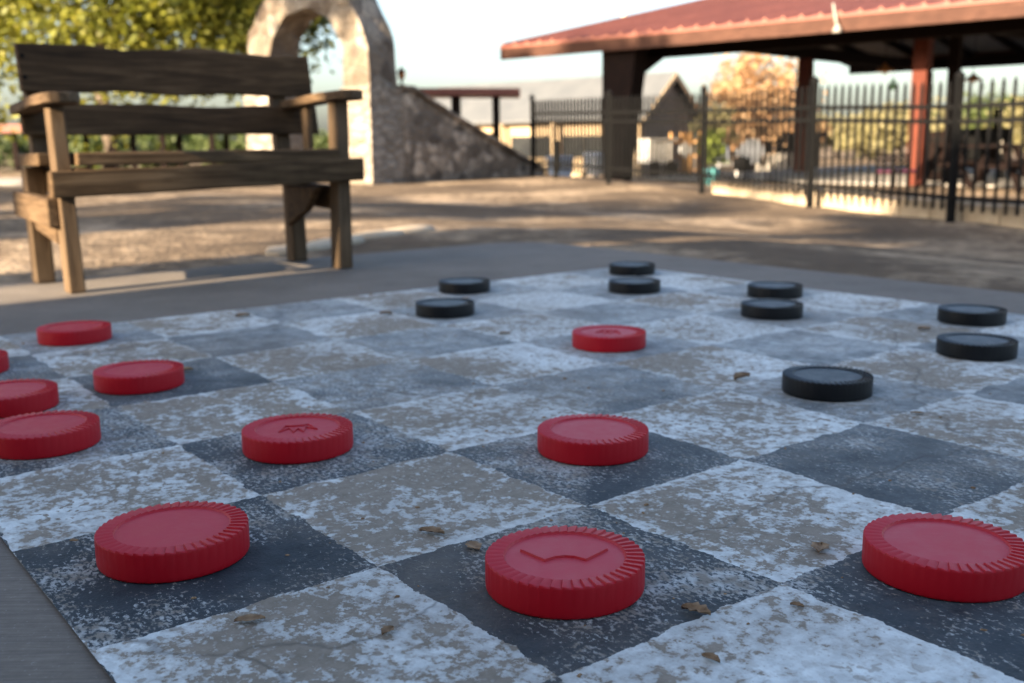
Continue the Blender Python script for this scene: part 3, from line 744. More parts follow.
# ------------------------------------------------------------------ pavilion
PA = Vector((-.13, 23.95, 0)); PE = Vector((.7375, -.6753, 0)); PB = Vector((.6753, .7375, 0))
FL = -.37
RID = 8.85; EZ = 2.32; SLOPE = .205; LEN = 19.0
def pavilion():
    r = thing('pavilion', 'open timber pavilion with a faded red metal roof behind the iron fence', 'pavilion', PA, math.atan2(PE.y, PE.x))
    # local axes: x along the eave, y into the building
    def rz(p): return EZ + .25 + (SLOPE * p if p <= RID else SLOPE * RID - (SLOPE - .07) * (p - RID))
    bm = NB(); box(bm, 1.6, LEN - 1, 2.6, 2 * RID + .2, FL - .6, FL); link_mesh('floor_slab', bm, M['slab'], r)
    for p0, p1 in ((-.06, RID), (2 * RID + .06, RID)):
        bm = NB(); z0, z1 = rz(max(p0, 0) if p0 < RID else 2 * RID), rz(RID)
        z0 -= .012
        hexa(bm, [(-.05, p0, z0), (LEN, p0, z0), (LEN, p1, z1), (-.05, p1, z1), (-.05, p0, z0 + .05), (LEN, p0, z0 + .05), (LEN, p1, z1 + .05), (-.05, p1, z1 + .05)])
        x = .05
        while x < LEN:
            hexa(bm, [(x - .05, p0, z0 + .051), (x + .05, p0, z0 + .051), (x + .05, p1, z1 + .051), (x - .05, p1, z1 + .051), (x - .02, p0, z0 + .11), (x + .02, p0, z0 + .11), (x + .02, p1, z1 + .11), (x - .02, p1, z1 + .11)])
            x += .36
        bmesh.ops.recalc_face_normals(bm, faces=bm.faces[:])
        link_mesh('roof', bm, M['red_roof'], r)
        bm = NB(); s = 1 if p0 < RID else -1
        hexa(bm, [(.0, p0 + .12 * s, z0 - .03), (LEN - .1, p0 + .12 * s, z0 - .03), (LEN - .1, p1, z1 - .05), (0, p1, z1 - .05), (0, p0 + .12 * s, z0 - .01), (LEN - .1, p0 + .12 * s, z0 - .01), (LEN - .1, p1, z1 - .03), (0, p1, z1 - .03)])
        bmesh.ops.recalc_face_normals(bm, faces=bm.faces[:])
        link_mesh('ceiling', bm, M['ceil'], r)
        bm = NB(); box(bm, -.04, LEN, min(p0 + .02 * s, p0 + .08 * s), max(p0 + .02 * s, p0 + .08 * s), z0 - .24, z0 - .004 + .02); link_mesh('fascia', bm, M['fascia'], r)
    # rake boards along the left gable
    bm = NB()
    for p0, p1 in ((.085, RID), (2 * RID - .085, RID)):
        hexa(bm, [(-.045, p0, rz(p0) - .26), (.01, p0, rz(p0) - .26), (.01, p1, rz(p1) - .26), (-.045, p1, rz(p1) - .26), (-.045, p0, rz(p0) - .02), (.01, p0, rz(p0) - .02), (.01, p1, rz(p1) - .02), (-.045, p1, rz(p1) - .02)])
    bmesh.ops.recalc_face_normals(bm, faces=bm.faces[:]); link_mesh('rake_board', bm, M['dark_wood'], r)
    # rafters
    x = 1.0
    while x < LEN - .5:
        bm = NB()
        for p0, p1 in ((.1, RID), (2 * RID - .1, RID)):
            hexa(bm, [(x - .05, p0, rz(p0) - .26), (x + .05, p0, rz(p0) - .26), (x + .05, p1, rz(p1) - .26), (x - .05, p1, rz(p1) - .26), (x - .05, p0, rz(p0) - .06), (x + .05, p0, rz(p0) - .06), (x + .05, p1, rz(p1) - .06), (x - .05, p1, rz(p1) - .06)])
        bmesh.ops.recalc_face_normals(bm, faces=bm.faces[:]); link_mesh('rafter', bm, M['dark_wood'], r)
        x += 1.55
    # longitudinal beams
    for p in (1.0, RID, 2 * RID - .4):
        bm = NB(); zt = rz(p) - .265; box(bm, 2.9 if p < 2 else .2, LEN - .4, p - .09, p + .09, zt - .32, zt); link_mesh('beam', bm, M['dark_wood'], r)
    # bents: wide tapered pier with a haunch at the left front, plain columns elsewhere
    x = 3.10
    bm = NB(); zt = EZ + .05
    hexa(bm, [(x - .40, .16, FL), (x + .10, .16, FL), (x + .10, .50, FL), (x - .40, .50, FL), (x - .44, .16, zt), (x + .42, .16, zt), (x + .42, .62, zt), (x - .44, .62, zt)])
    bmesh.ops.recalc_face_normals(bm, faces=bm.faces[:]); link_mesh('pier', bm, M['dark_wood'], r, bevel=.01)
    bm = NB(); pts = [(.625, 1.30), (.95, 1.92), (1.7, 2.28), (3.199, 2.58), (3.199, 2.88), (1.6, 2.58), (.625, 2.36)]
    for side in (-.13, .13): pass
    a_ = [bm.verts.new((x - .13, p, z)) for p, z in pts]; b_ = [bm.verts.new((x + .13, p, z)) for p, z in pts]
    bm.faces.new(a_); bm.faces.new(b_[::-1])
    for i in range(len(pts)): bm.faces.new((a_[i], a_[(i + 1) % 7], b_[(i + 1) % 7], b_[i]))
    bmesh.ops.recalc_face_normals(bm, faces=bm.faces[:]); link_mesh('haunch', bm, M['dark_wood'], r)
    for xx in (2.85, 8.72, 15.0):
        bm = NB(); box(bm, xx - .11, xx + .11, 3.2, 2 * RID - .5, 2.60, 2.92); link_mesh('tie_beam', bm, M['dark_wood'], r)
        cols = [(RID, .16), (2 * RID - .4, .15)] + ([(1.8, .135)] if xx > 4 else [])
        for p, h in cols:
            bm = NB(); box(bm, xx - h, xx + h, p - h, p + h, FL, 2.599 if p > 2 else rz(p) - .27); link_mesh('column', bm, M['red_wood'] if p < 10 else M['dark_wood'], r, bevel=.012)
    q = at(950, 140, 20.5) - PA; lx, ly = q.dot(PE), q.dot(PB)
    bm = NB(); box(bm, lx - .1, lx + .1, ly - .1, ly + .1, FL, rz(ly) - .27); link_mesh('column', bm, M['dark_wood'], r, bevel=.012)
    # purlin board under the gable, light panel strips
    return r
pavilion()

def pendant(px, py, Y, label):
    p = at(px, py, Y); t = thing('pendant_lamp', label, 'lamp', p, 0, 'lamps hanging in the pavilion')
    q = p - PA; pp = q.dot(PB); zc = EZ + .25 + (SLOPE * pp if pp <= RID else SLOPE * RID - (SLOPE - .07) * (pp - RID)) - .06
    bm = NB(); lathe(bm, [(.20, -.02), (.195, .0), (.12, .07), (.05, .11), (.03, .16), (.012, .17)], 20); link_mesh('shade', bm, M['copper'], t, smooth=True)
    bm = NB(); lathe(bm, [(.01, -.08), (.05, -.06), (.06, -.02), (.03, .03)], 14); link_mesh('bulb', bm, M['bulb'], t, smooth=True)
    bm = NB(); tube(bm, [(0, 0, .171), (0, 0, zc - p.z)], .008, 6); link_mesh('cord', bm, M['iron'], t)
pendant(885, 71, 23.0, 'copper shaded lamp hanging left of the red lit column')
pendant(973, 80, 24.0, 'copper shaded lamp hanging above the right fence post')
# small green feeder under the roof
p = at(893, 84, 22.0)
fd = thing('hanging_feeder', 'small green glass feeder hanging below the left copper lamp', 'feeder', p)
bm = NB(); lathe(bm, [(.03, -.12), (.05, -.08), (.05, .04), (.02, .09), (.02, .12)], 12); link_mesh('bottle', bm, M['green'], fd, smooth=True)
bm = NB(); q = p - PA; zc = EZ + .25 + SLOPE * q.dot(PB) - .06; tube(bm, [(0, 0, .121), (0, 0, zc - p.z)], .004, 6); link_mesh('cord', bm, M['iron'], fd)
# floodlight on the eave
def floodlight():
    q = at(832, 20, 18.4); a = (q - PA).dot(PE); p = PA + PE * a + PB * (-.07); p.z = EZ + .30
    t = thing('flood_light', 'pale floodlight on a bent bracket at the pavilion eave', 'lamp', p, math.atan2(PE.y, PE.x)); t.scale = (.7, .7, .85)
    bm = NB(); tube(bm, [(-.12, .0, .20), (-.04, -.06, .0), (.02, -.10, -.16), (.05, -.12, -.22)], .028, 8); link_mesh('bracket', bm, M['slab'], t, smooth=True)
    bm = NB(); lathe(bm, [(.03, .08), (.06, .04), (.11, -.06), (.115, -.08)], 14, (.08, -.14, -.30)); link_mesh('head', bm, M['slab'], t, smooth=True)
floodlight()

# ------------------------------------------------------------------ things under and around the pavilion
def picnic_table(px, Y, rot, label):
    p = at(px, 185, Y); t = thing('picnic_table', label, 'table', (p.x, p.y, FL), rot, 'dark picnic tables in the pavilion')
    bm = NB()
    for k in range(5): box(bm, -.95, .95, -.38 + k * .155, -.38 + k * .155 + .14, .70, .74)
    link_mesh('tabletop', bm, M['dark_wood'], t)
    for s in (-1, 1):
        bm = NB(); box(bm, -.95, .95, s * .70 - .13, s * .70 + .13, .42, .46); link_mesh('bench_seat', bm, M['dark_wood'], t)
        bm = NB(); x = s * .62
        beam(bm, (x, -.72, 0), (x, -.22, .70), .07, .09); beam(bm, (x, .72, 0), (x, .22, .70), .07, .09); box(bm, x - .04, x + .04, -.80, .80, .34, .418)
        link_mesh('leg_frame', bm, M['dark_wood'], t)
picnic_table(975, 19.5, .2, 'dark picnic table just right of the red lit column')
picnic_table(1030, 17.5, .1, 'dark picnic table cut by the right frame edge')
def chair(px, Y, rot, label):
    p = at(px, 190, Y); t = thing('chair', label, 'chair', (p.x, p.y, FL), rot, 'dark chairs with magenta cushions'); t.scale = (.66, .66, .62)
    for x in (-.2, .2):
        for y in (-.2, .2):
            bm = NB(); top = .98 if y > 0 else .42
            tube(bm, [(x, y, 0), (x, y + (.06 if y > 0 else 0), top)], .022, 8); link_mesh('leg', bm, M['dark_wood'], t)
    bm = NB(); box(bm, -.23, .23, -.23, .19, .42, .455); link_mesh('seat', bm, M['dark_wood'], t)
    bm = NB(); box(bm, -.21, .21, -.21, .17, .457, .52); link_mesh('cushion', bm, M['magenta'], t, bevel=.02)
    bm = NB()
    for z in (.60, .74, .88): box(bm, -.17, .17, .215, .245, z, z + .08)
    link_mesh('backrest', bm, M['dark_wood'], t)
chair(884, 18.2, 2.6, 'dark slatted chair with a magenta cushion standing left of the red column')
chair(906, 18.6, .4, 'dark chair with a magenta cushion tucked against the red column')
# smoker cabinet and barrel
def smoker(px, Y, label):
    p = at(px, 180, Y); t = thing('smoker_cabinet', label, 'smoker', (p.x, p.y, FL), -.2)
    bm = NB(); box(bm, -.45, .45, -.3, .3, .25, 1.05); link_mesh('body', bm, M['iron'], t, bevel=.02)
    bm = NB(); box(bm, -.36, .36, -.33, -.303, .35, .95); d = link_mesh('door', bm, M['iron'], t)
    bm = NB(); tube(bm, [(.28, -.36, .55), (.28, -.36, .8)], .015, 8); link_mesh('handle', bm, M['pole'], d)
    bm = NB(); tube(bm, [(.25, .1, 1.05), (.25, .1, 1.45)], .06, 10); link_mesh('chimney', bm, M['iron'], t)
    for x in (-.4, .4):
        bm = NB(); box(bm, x - .03, x + .03, -.25, .25, 0, .249); link_mesh('leg', bm, M['iron'], t)
smoker(980, 22.0, 'black smoker cabinet behind the right picnic table')
def barrel(px, Y, label):
    p = at(px, 180, Y); t = thing('barrel', label, 'barrel', (p.x, p.y, FL))
    bm = NB(); lathe(bm, [(.24, 0), (.29, .25), (.31, .5), (.29, .78), (.25, 1.0)], 20); link_mesh('staves', bm, M['dark_wood'], t, smooth=True)
    for z, rr in ((.2, .292), (.8, .296)):
        bm = NB(); lathe(bm, [(rr, z), (rr + .008, z + .01), (rr + .008, z + .05), (rr, z + .06)], 20); link_mesh('hoop', bm, M['iron'], t)
barrel(938, 21.5, 'tall dark barrel standing behind the red lit column')

# bright objects beyond the fence
def bin_(px, Y, mat, label, w=.62, h=1.0):
    p = at(px, 170, Y); z = tz(p.x, p.y, False); t = thing('wheeled_bin', label, 'bin', (p.x, p.y, z), .7, 'bins by the house')
    bm = NB(); hexa(bm, [(-w * .4, -w * .4, .06), (w * .4, -w * .4, .06), (w * .4, w * .4, .06), (-w * .4, w * .4, .06), (-w / 2, -w / 2, h), (w / 2, -w / 2, h), (w / 2, w / 2, h), (-w / 2, w / 2, h)])
    link_mesh('body', bm, mat, t, bevel=.02)
    bm = NB(); hexa(bm, [(-w * .54, -w * .56, h + .002), (w * .54, -w * .56, h + .002), (w * .54, w * .54, h + .002), (-w * .54, w * .54, h + .002), (-w * .4, -w * .5, h + .07), (w * .4, -w * .5, h + .07), (w * .4, w * .5, h + .1), (-w * .4, w * .5, h + .1)]); link_mesh('lid', bm, mat, t)
    for s in (-1, 1):
        bm = NB(); tube(bm, [(s * w * .42, w * .42, .1), (s * w * .42 + s * .05, w * .42, .1)], .1, 14); link_mesh('wheel', bm, M['iron'], t)
bin_(560, 36, M['bluewhite'], 'pale blue wheeled bin seen through the left fence bars', .7, .68)
bin_(596, 34, M['white'], 'white wheeled bin just left of the dark pavilion pier', .62, .7)

def cart():
    p = at(656, 170, 30); z = tz(p.x, p.y, False); t = thing('market_cart', 'white box cart right of the dark pavilion pier', 'cart', (p.x, p.y, z), .55)
    bm = NB(); box(bm, -.42, .42, -.28, .28, .38, 1.02); link_mesh('box_body', bm, M['white'], t, bevel=.02)
    bm = NB(); box(bm, -.47, .47, -.32, .32, 1.022, 1.07); link_mesh('counter', bm, M['white'], t)
    for s in (-1, 1):
        bm = NB(); tube(bm, [(s * .30, -.33, .22), (s * .30, -.28, .22)], .22, 18); link_mesh('wheel', bm, M['iron'], t)
        bm = NB(); beam(bm, (s * .40, .1, .8), (s * .40, .75, .9), .04, .04); link_mesh('handle', bm, M['orange_wood'], t)
cart()
def round_sign():
    p = at(684, 150, 29); z = tz(p.x, p.y, False); t = thing('round_sign', 'blank round white sign on a golden timber post right of the cart', 'sign', (p.x, p.y, z), .6)
    bm = NB(); box(bm, -.06, .06, -.04, .04, 0, p.z - z + .25); link_mesh('post', bm, M['orange_wood'], t)
    bm = NB(); tube(bm, [(0, -.07, p.z - z), (0, -.042, p.z - z)], .20, 24); link_mesh('disc', bm, M['white'], t)
round_sign()
def timber_rack(px, Y, label):
    p = at(px, 170, Y); z = tz(p.x, p.y, False); t = thing('timber_rack', label, 'rack', (p.x, p.y, z), .6, 'golden timber racks')
    for x in (-.24, .24):
        bm = NB(); box(bm, x - .07, x + .07, -.06, .06, 0, 1.25); link_mesh('upright', bm, M['orange_wood'], t)
    for h in (.15, .55, .95):
        bm = NB(); box(bm, -.168, .168, -.2, .2, h, h + .05); link_mesh('shelf', bm, M['orange_wood'], t)
timber_rack(677, 30.6, 'golden timber rack just right of the white cart')
timber_rack(695, 30.2, 'golden timber rack against the middle fence post')

def planter():
    p = at(711, 178, 17.2); z = tz(p.x, p.y, False)
    t = thing('planter_pot', 'teal glazed planter pot beside the middle fence post', 'planter', (p.x, p.y, z))
    bm = NB(); hgt = .34; lathe(bm, [(.10, 0), (.115, .02), (.14, .26), (.155, .30), (.155, hgt), (.13, hgt), (.12, .27)], 22); link_mesh('pot', bm, M['teal'], t, smooth=True)
    bm = NB(); lathe(bm, [(.118, .262), (.05, .275)], 18); link_mesh('soil', bm, M['dirt'], t)
    leaf_cloud('potted_plant', (p.x, p.y, z + .62), (.19, .19, .36), 420, .06, M['leaf_plant'], label='bright green plant growing in the teal planter', cat='plant', stem=(z + .27))
def leaf_arrays(center, rad, n, size, clump=.35, nclump=60, shell=.55, seed=0, flat=0.0):
    r = np.random.default_rng(seed)
    d = r.normal(size=(nclump, 3)); d /= np.linalg.norm(d, axis=1)[:, None]
    rr = shell + (1 - shell) * r.random(nclump) ** .6; rr *= r.uniform(.72, 1.08, nclump)
    cc = d * rr[:, None]
    idx = r.integers(0, nclump, n)
    cs = r.uniform(.5, 1.2, nclump) * clump
    pos = (cc[idx] + r.normal(size=(n, 3)) * cs[idx][:, None] * .5) * np.array(rad) + np.array(center)
    a = r.normal(size=(n, 3)); a[:, 2] *= .6; a /= np.linalg.norm(a, axis=1)[:, None]
    b = np.cross(a, r.normal(size=(n, 3))); b /= np.linalg.norm(b, axis=1)[:, None]
    s = size * r.uniform(.6, 1.3, n)[:, None]
    q = np.stack([pos - a * s, pos + b * s * .45, pos + a * s, pos - b * s * .45], 1)
    return q.reshape(-1, 3)
def leaves_obj(name, q, mat, parent=None):
    n = len(q) // 4; me = bpy.data.meshes.new(name)
    me.vertices.add(len(q)); me.vertices.foreach_set('co', q.astype(np.float32).ravel())
    me.loops.add(4 * n); me.loops.foreach_set('vertex_index', np.arange(4 * n, dtype=np.int32))
    me.polygons.add(n); me.polygons.foreach_set('loop_start', np.arange(0, 4 * n, 4, dtype=np.int32))
    try: me.polygons.foreach_set('loop_total', np.full(n, 4, dtype=np.int32))
    except Exception: pass
    me.update(calc_edges=True); me.validate()
    me.materials.append(mat); o = bpy.data.objects.new(name, me); COL.objects.link(o)
    if parent: o.parent = parent
    return o
def leaf_cloud(name, c, rad, n, size, mat, label, cat, stem=None, group=None):
    t = thing(name, label, cat, (c[0], c[1], stem if stem is not None else c[2]), 0, group)
    leaves_obj('foliage', leaf_arrays((0, 0, c[2] - t.location.z), rad, n, size, .4, 26, .3, int(abs(c[0]) * 100) % 999), mat, t)
    bm = NB()
    for k in range(4):
        a = k * 1.6; tube(bm, [(0.02 * math.cos(a), .02 * math.sin(a), 0), (rad[0] * .5 * math.cos(a), rad[1] * .5 * math.sin(a), (c[2] - t.location.z) * 1.1)], [.012, .005], 6)
    link_mesh('stem', bm, M['bark'], t)
planter()

def tree(name, x, y, z0, h, rad, n, size, mat, label, seed, group=None, shell=.5, nclump=90, trunk_r=.18, crown_off=(0, 0)):
    """trunk with limbs reaching into a crown of leaf clumps; h is the height of the crown centre"""
    t = thing(name, label, 'tree', (x, y, z0), 0, group)
    r = random.Random(seed); bm = NB()
    top = Vector((crown_off[0], crown_off[1], h))
    fork = Vector((r.uniform(-.2, .2), r.uniform(-.2, .2), max(.8, h - rad[2] * .85)))
    tube(bm, [(0, 0, -.2), (r.uniform(-.1, .1), r.uniform(-.1, .1), fork.z * .5), fork], [trunk_r * 1.35, trunk_r, trunk_r * .8], 10)
    for k in range(9):
        a = k * 2.399 + r.uniform(-.3, .3); e = r.uniform(.35, 1.0)
        tip = top + Vector((rad[0] * .8 * math.cos(a) * e, rad[1] * .8 * math.sin(a) * e, rad[2] * r.uniform(-.3, .75)))
        midp = fork.lerp(tip, .5) + Vector((r.uniform(-.15, .15), r.uniform(-.15, .15), r.uniform(-.1, .3))) * rad[0] * .3
        tube(bm, [fork - Vector((0, 0, .1)), midp, tip], [trunk_r * .5, trunk_r * .28, trunk_r * .06], 7)
    link_mesh('trunk', bm, M['bark'], t, smooth=True)
    leaves_obj('crown', leaf_arrays(top, rad, n, size, .36, nclump, shell, seed), mat, t)
    return t

# lit yellow-green tree behind the bench and its darker neighbour
tree('shade_tree', -9.2, 24.0, tz(-9.2, 24, False), 4.7, (4.6, 3.4, 3.3), 32000, .115, M['leaf_yellow'], 'sunlit yellow green tree behind the left end of the bench', 11, 'trees behind the bench', .45, 130)
tree('shade_tree', -6.2, 27.0, tz(-6.2, 27, False), 4.6, (2.0, 2.2, 2.5), 7000, .13, M['leaf_dark'], 'dark green tree close to the left side of the stone arch', 12, 'trees behind the bench', .4, 80)
tree('shade_tree', -15.5, 27.0, tz(-15.5, 27, False), 4.2, (3.4, 3.0, 3.6), 9000, .14, M['leaf_yellow'], 'yellow green tree at the left frame edge past the bench', 13, 'trees behind the bench', .4, 90)
# autumn tree beyond the fence
p = at(762, 110, 42); tree('autumn_tree', p.x, p.y, -1.0, 3.3, (2.1, 2.0, 2.0), 5200, .12, M['leaf_orange'], 'orange autumn tree between the pavilion pier and the middle column', 21, None, .35, 80)
p = at(712, 140, 38); tree('autumn_tree', p.x, p.y, -1.0, 1.7, (.8, .8, 1.1), 2600, .1, M['leaf_olive'], 'slim yellow tree right beside the house gable', 22, None, .35, 40, .08)
# treeline beyond the pavilion
tl = [(735, 72, 2.2, 'leaf_orange', 'russet bush behind the autumn tree'), (790, 76, 2.4, 'leaf_orange', 'russet tree behind the dark shed'), (838, 78, 2.6, 'leaf_olive', 'olive tree in the gap right of the middle column'), (868, 70, 2.3, 'leaf_olive', 'olive tree under the left copper lamp, farther off'),
      (900, 66, 2.9, 'leaf_olive', 'taller olive tree left of the red lit column'), (932, 72, 3.0, 'leaf_olive', 'olive tree between the red and the dark column'), (968, 62, 2.6, 'leaf_olive', 'olive tree right behind the smoker cabinet'), (1000, 58, 3.1, 'leaf_dark', 'darker green tree above the right picnic table'), (1040, 55, 3.0, 'leaf_olive', 'olive tree at the right frame edge'),
      (620, 80, 2.2, 'leaf_olive', 'olive tree behind the house gable')]
for i, (px, Y, h, mk, lb) in enumerate(tl):
    p = at(px, 150, Y); zz = tz(p.x, p.y, False)
    tree('distant_tree', p.x, p.y, zz, h * .62 + .3, (2.6, 2.2, h * .55), 3000, .19, M[mk], lb, 40 + i, 'trees on the far side of the pavilion', .3, 50, .14)

for i, (px, Y, h, lb) in enumerate(((-30, 60, 2.6, 'dark bush row plant at the left frame edge'), (40, 64, 2.4, 'dark bush far behind the left end of the bench seat'), (105, 58, 2.2, 'dark bush far behind the bench seat, left of its middle'), (170, 62, 2.5, 'dark bush far behind the middle of the bench'), (235, 57, 2.1, 'dark bush far behind the bench near the arch'), (330, 60, 2.0, 'dark bush seen low through the stone arch'))):
    p = at(px, 150, Y); zz = tz(p.x, p.y, False); tree('bush', p.x, p.y, zz, h * .55, (2.6, 1.6, h * .55), 2600, .2, M['leaf_dark'], lb, 120 + i, 'bushes far behind the bench', .25, 50, .08)

# ------------------------------------------------------------------ house
def house():
    FR = at(643, 140, 40); FR = Vector((FR.x, FR.y, -1.05))
    d = Vector((-.737, .676, 0)); bk = Vector((.676, .737, 0)); L, D = 12.6, 3.3
    t = thing('house', 'long low tan house with a pale grey metal roof and dark gable end', 'house', FR, math.atan2(d.y, d.x))
    # local x along the front toward the left, local y into front direction (negative = into the house)
    H = at(643, 114, 40).z + 1.05; AP = H + 1.5
    sgn = -1                                  # local +y points to the camera side? keep house behind
    bm = NB(); box(bm, 0, L, -D, 0, 0, H); link_mesh('wall', bm, M['tan_wall'], t)
    bm = NB()
    g = [bm.verts.new(p) for p in ((-.012, .0, H), (-.012, -D, H), (-.012, -D / 2, AP), (-.012, -D, .0), (-.012, 0, 0))]
    bm.faces.new((g[0], g[2], g[1], g[3], g[4])); link_mesh('gable_end', bm, M['grey_gable'], t)
    bm = NB()
    for s in (0, 1):
        y0 = .45 if s == 0 else -D - .45; zz = H - .22
        hexa(bm, [(-.35, y0, zz), (L + .3, y0, zz), (L + .3, -D / 2, AP), (-.35, -D / 2, AP), (-.35, y0, zz + .1), (L + .3, y0, zz + .1), (L + .3, -D / 2, AP + .1), (-.35, -D / 2, AP + .1)])
    bmesh.ops.recalc_face_normals(bm, faces=bm.faces[:]); link_mesh('roof', bm, M['grey_roof'], t)
    bm = NB()
    for y0 in (.45, -D - .45): beam(bm, (-.38, y0, H - .26), (-.38, -D / 2, AP - .04), .05, .18)
    link_mesh('barge_board', bm, M['tan_wall'], t)
    for x0, x1, z0, z1 in ((1.5, 3.9, .85, 1.85), (4.4, 6.8, .85, 1.85), (9.3, 10.8, .85, 1.85)):
        bm = NB(); box(bm, x0, x1, .02, .06, z0, z1)
        w = link_mesh('window', bm, M['tan_wall'], t)
        bm = NB(); box(bm, x0 + .07, (x0 + x1) / 2 - .03, .061, .07, z0 + .07, z1 - .07); box(bm, (x0 + x1) / 2 + .03, x1 - .07, .061, .07, z0 + .07, z1 - .07); link_mesh('pane', bm, M['glass'], w)
    bm = NB(); box(bm, 7.5, 8.4, .012, .06, .05, 1.95); dd = link_mesh('door', bm, M['dark_wood'], t)
    bm = NB(); tube(bm, [(7.6, .06, 1.0), (7.6, .11, 1.0)], .04, 8); link_mesh('handle', bm, M['pole'], dd)
    for x in (.1, 4.1, 7.0, 8.9, 12.2):
        bm = NB(); box(bm, x - .09, x + .09, .28, .44, 0, H - .23); link_mesh('porch_post', bm, M['tan_wall'], t)
house()
# thin red roofed shelter behind the sloping wall
def shelter(x0, x1, Y, zroof, tilt, name, label, n, depth=3.0, th=.28):
    a = at(x0, 100, Y); b = at(x1, 100, Y); zb = tz((a.x + b.x) / 2, Y, False)
    c = (a + b) / 2; L = (b.x - a.x)
    t = thing('picnic_shelter', label, 'shelter', (c.x, c.y, zb))
    bm = NB(); h = zroof - zb
    hexa(bm, [(-L / 2, -depth / 2, h), (L / 2, -depth / 2, h - tilt), (L / 2, depth / 2, h - tilt), (-L / 2, depth / 2, h), (-L / 2, -depth / 2, h + th), (L / 2, -depth / 2, h + th - tilt), (L / 2, depth / 2, h + th - tilt), (-L / 2, depth / 2, h + th)])
    link_mesh('roof', bm, M['red_roof'], t)
    for k in range(n):
        f = (k + .5) / n - .5
        for s in (-1, 1):
            bm = NB(); x = f * L * .94; box(bm, x - .11, x + .11, s * depth * .36 - .11, s * depth * .36 + .11, 0, h - tilt * (f + .5) - .002); link_mesh('post', bm, M['dark_wood'], t)
shelter(392, 520, 33, at(470, 96, 33).z, .05, 's', 'low red roofed shelter peeking over the sloping stone wall', 3, 2.0, .22)
shelter(-60, 300, 50, at(10, 133, 50).z, 0, 's', 'long red roofed shelter far behind the bench seat', 7, 3.5, .36)
# dark shed and white board fence
def shed():
    p = at(783, 140, 46); t = thing('shed', 'dark open shed with a flat roof behind the white board fence', 'shed', (p.x, p.y, -1.0), .3)
    bm = NB(); box(bm, -1.5, 1.5, -.9, .9, 1.55, 1.8); link_mesh('roof', bm, M['dark_wood'], t)
    bm = NB(); box(bm, -1.4, 1.4, .7, .8, 0, 1.549); link_mesh('back_wall', bm, M['dark_wood'], t)
    for x in (-1.3, 0, 1.3):
        bm = NB(); box(bm, x - .07, x + .07, -.8, -.66, 0, 1.549); link_mesh('post', bm, M['dark_wood'], t)
shed()
def board_fence():
    a = at(754, 178, 42.5); b = at(806, 178, 41.0); t = thing('board_fence', 'pale board fence with dark posts in front of the shed', 'fence', (a.x, a.y, tz(a.x, a.y, False)))
    d = b - a; d.z = 0
    n = 3
    for k in range(n):
        p0, p1 = d * (k / n), d * ((k + 1) / n)
        bm = NB()
        for z in (.22, .42, .62, .82): beam(bm, p0 + Vector((0, 0, z)), p1 + Vector((0, 0, z)), .04, .17)
        link_mesh('board_panel', bm, M['slab'], t)
    for k in range(n + 1):
        p0 = d * (k / n); bm = NB(); box(bm, p0.x - .06, p0.x + .06, p0.y - .08, p0.y + .08, -.1, .98); link_mesh('post', bm, M['dark_wood'], t)
board_fence()
def plastic_chair(px, Y, rot, label):
    p = at(px, 170, Y); z = tz(p.x, p.y, False); t = thing('garden_chair', label, 'chair', (p.x, p.y, z), rot, 'white garden chairs')
    for x in (-.2, .2):
        for y in (-.2, .2):
            bm = NB(); tube(bm, [(x * 1.15, y * 1.15, 0), (x, y, .40)], .024, 8); link_mesh('leg', bm, M['white'], t)
    bm = NB(); lathe(bm, [(.27, .40), (.28, .42), (.27, .44)], 18); link_mesh('seat', bm, M['white'], t)
    bm = NB(); rows = []
    for i in range(9):
        a = math.radians(20 + 140 * i / 8); h = .50 + .42 * math.sin(math.pi * (i + .6) / 9.2) ** .6
        rows.append([bm.verts.new((r_ * math.cos(a), r_ * math.sin(a), zz)) for r_, zz in ((.25, .445), (.30, h), (.33, h), (.28, .445))])
    for a, b in zip(rows, rows[1:]):
        for k in range(4): bm.faces.new((a[k], b[k], b[(k + 1) % 4], a[(k + 1) % 4]))
    bm.faces.new(rows[0]); bm.faces.new(rows[-1][::-1]); bmesh.ops.recalc_face_normals(bm, faces=bm.faces[:])
    link_mesh('backrest', bm, M['white'], t, smooth=True)
plastic_chair(722, 21.5, .4, 'white round backed garden chair just right of the teal planter')
plastic_chair(748, 22.5, -.5, 'white round backed garden chair right of the kettle grill')
def grill():
    p = at(741, 168, 19.0); z = tz(p.x, p.y, False); t = thing('kettle_grill', 'black kettle grill standing between the two white garden chairs', 'grill', (p.x, p.y, z)); t.scale = (.7, .7, .8)
    bm = NB(); lathe(bm, [(.05, .42), (.16, .46), (.22, .56), (.225, .60)], 18); link_mesh('bowl', bm, M['iron'], t, smooth=True)
    bm = NB(); lathe(bm, [(.23, .601), (.19, .70), (.08, .76), (.02, .77)], 18); link_mesh('lid', bm, M['iron'], t, smooth=True)
    for k in range(3):
        a = k * 2.094; bm = NB(); tube(bm, [(.22 * math.cos(a), .22 * math.sin(a), 0), (.10 * math.cos(a), .10 * math.sin(a), .47)], .013, 6); link_mesh('leg', bm, M['iron'], t)
grill()
p = at(624, 20, 46); bm = NB(); tube(bm, [(0, 0, -.3), (0, 0, 9.5)], [.13, .10], 12)
o = link_mesh('utility_pole', bm, M['pole'], smooth=True); o.location = (p.x, p.y, -1.0); tag(o, 'pale wooden utility pole rising behind the pavilion roof', 'pole')

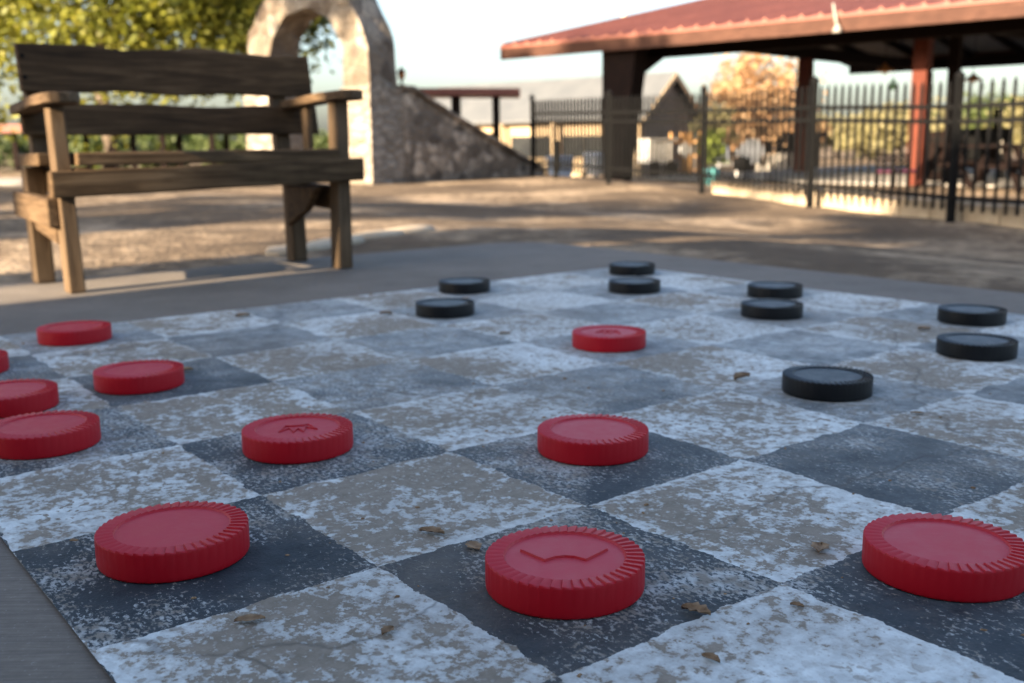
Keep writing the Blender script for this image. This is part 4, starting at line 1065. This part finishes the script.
# ------------------------------------------------------------------ unseen building and oaks, added behind the viewer to block light
SL = SUN_AZ; SP = Vector((.683, -.73, 0))
def qp(q, p): v = SL * (-q) + SP * p; return v
def unseen_barn():  # added unseen building, there to block sun and sky light
    c = qp(-9.0, 5.95); t = thing('unseen_barn', 'added unseen building behind the viewer that shades the painted board', 'unseen_barn', (c.x, c.y, -.1), math.atan2(SP.y, SP.x))
    hw, hd, H = 9.6, 3.0, 6.2
    bm = NB(); box(bm, -hw, hw, -hd, hd, 0, H); link_mesh('wall', bm, M['unseen_barn'], t)
    bm = NB()
    for s in (-1, 1): hexa(bm, [(-hw - .05, s * (hd + .4), H - .1), (hw + .3, s * (hd + .4), H - .1), (hw + .3, 0, H + 1.3), (-hw - .05, 0, H + 1.3), (-hw - .05, s * (hd + .4), H), (hw + .3, s * (hd + .4), H), (hw + .3, 0, H + 1.42), (-hw - .05, 0, H + 1.42)])
    bmesh.ops.recalc_face_normals(bm, faces=bm.faces[:]); link_mesh('roof', bm, M['grey_roof'], t)
    bm = NB(); box(bm, -2, 2, hd + .01, hd + .08, 0, 3.0); link_mesh('door', bm, M['dark_wood'], t)
unseen_barn()
for i in range(8):  # added row of trees that cuts the low sky glow near the sun
    c = qp(-30, -22 + 7.2 * i); tree('unseen_oak', c.x, c.y, -.1, 4.9, (4.6, 4.6, 4.4), 1500, .55, M['leaf_dark'], 'added unseen oak blocking sky light far behind the viewer, number %s from the left' % ['one', 'two', 'three', 'four', 'five', 'six', 'seven', 'eight'][i], 90 + i, 'added oak row blocking low sky light', .3, 60, .3)
oaks = [(-15, -7.9, 6.9, (2.5, 2.5, 2.0), 3300, 22, 'unseen oak behind the viewer, nearest the bench side'),
        (-17, -13.0, 7.0, (2.8, 2.8, 2.0), 3000, 22, 'unseen oak behind the viewer, second from the bench side'),
        (-15, -4.5, 7.0, (.72, .72, .48), 1800, 40, 'unseen oak with its low crown shaped to shade the bench back'),
        (-16, -4.3, 9.2, (1.1, 1.1, .65), 3200, 40, 'unseen tall oak with its crown shaped to shade the dirt on the right'),
        (-8, -14.6, 10.05, (2.3, 2.3, 1.5), 7000, 70, 'tall oak out of view to the left of the bench'),
        (-8, -18.2, 10.3, (1.9, 1.9, 1.15), 4500, 60, 'tall oak farthest out of view to the left of the bench')]
for i, (q, p, h, rad, n, nc, lb) in enumerate(oaks):  # out of view; crowns placed and shaped for the shade they cast
    c = qp(q, p); tree('unseen_oak', c.x, c.y, -.1, h, rad, n, .15, M['leaf_dark'], lb, 70 + i, 'unseen oaks shaping the shade', .15, nc, .22)
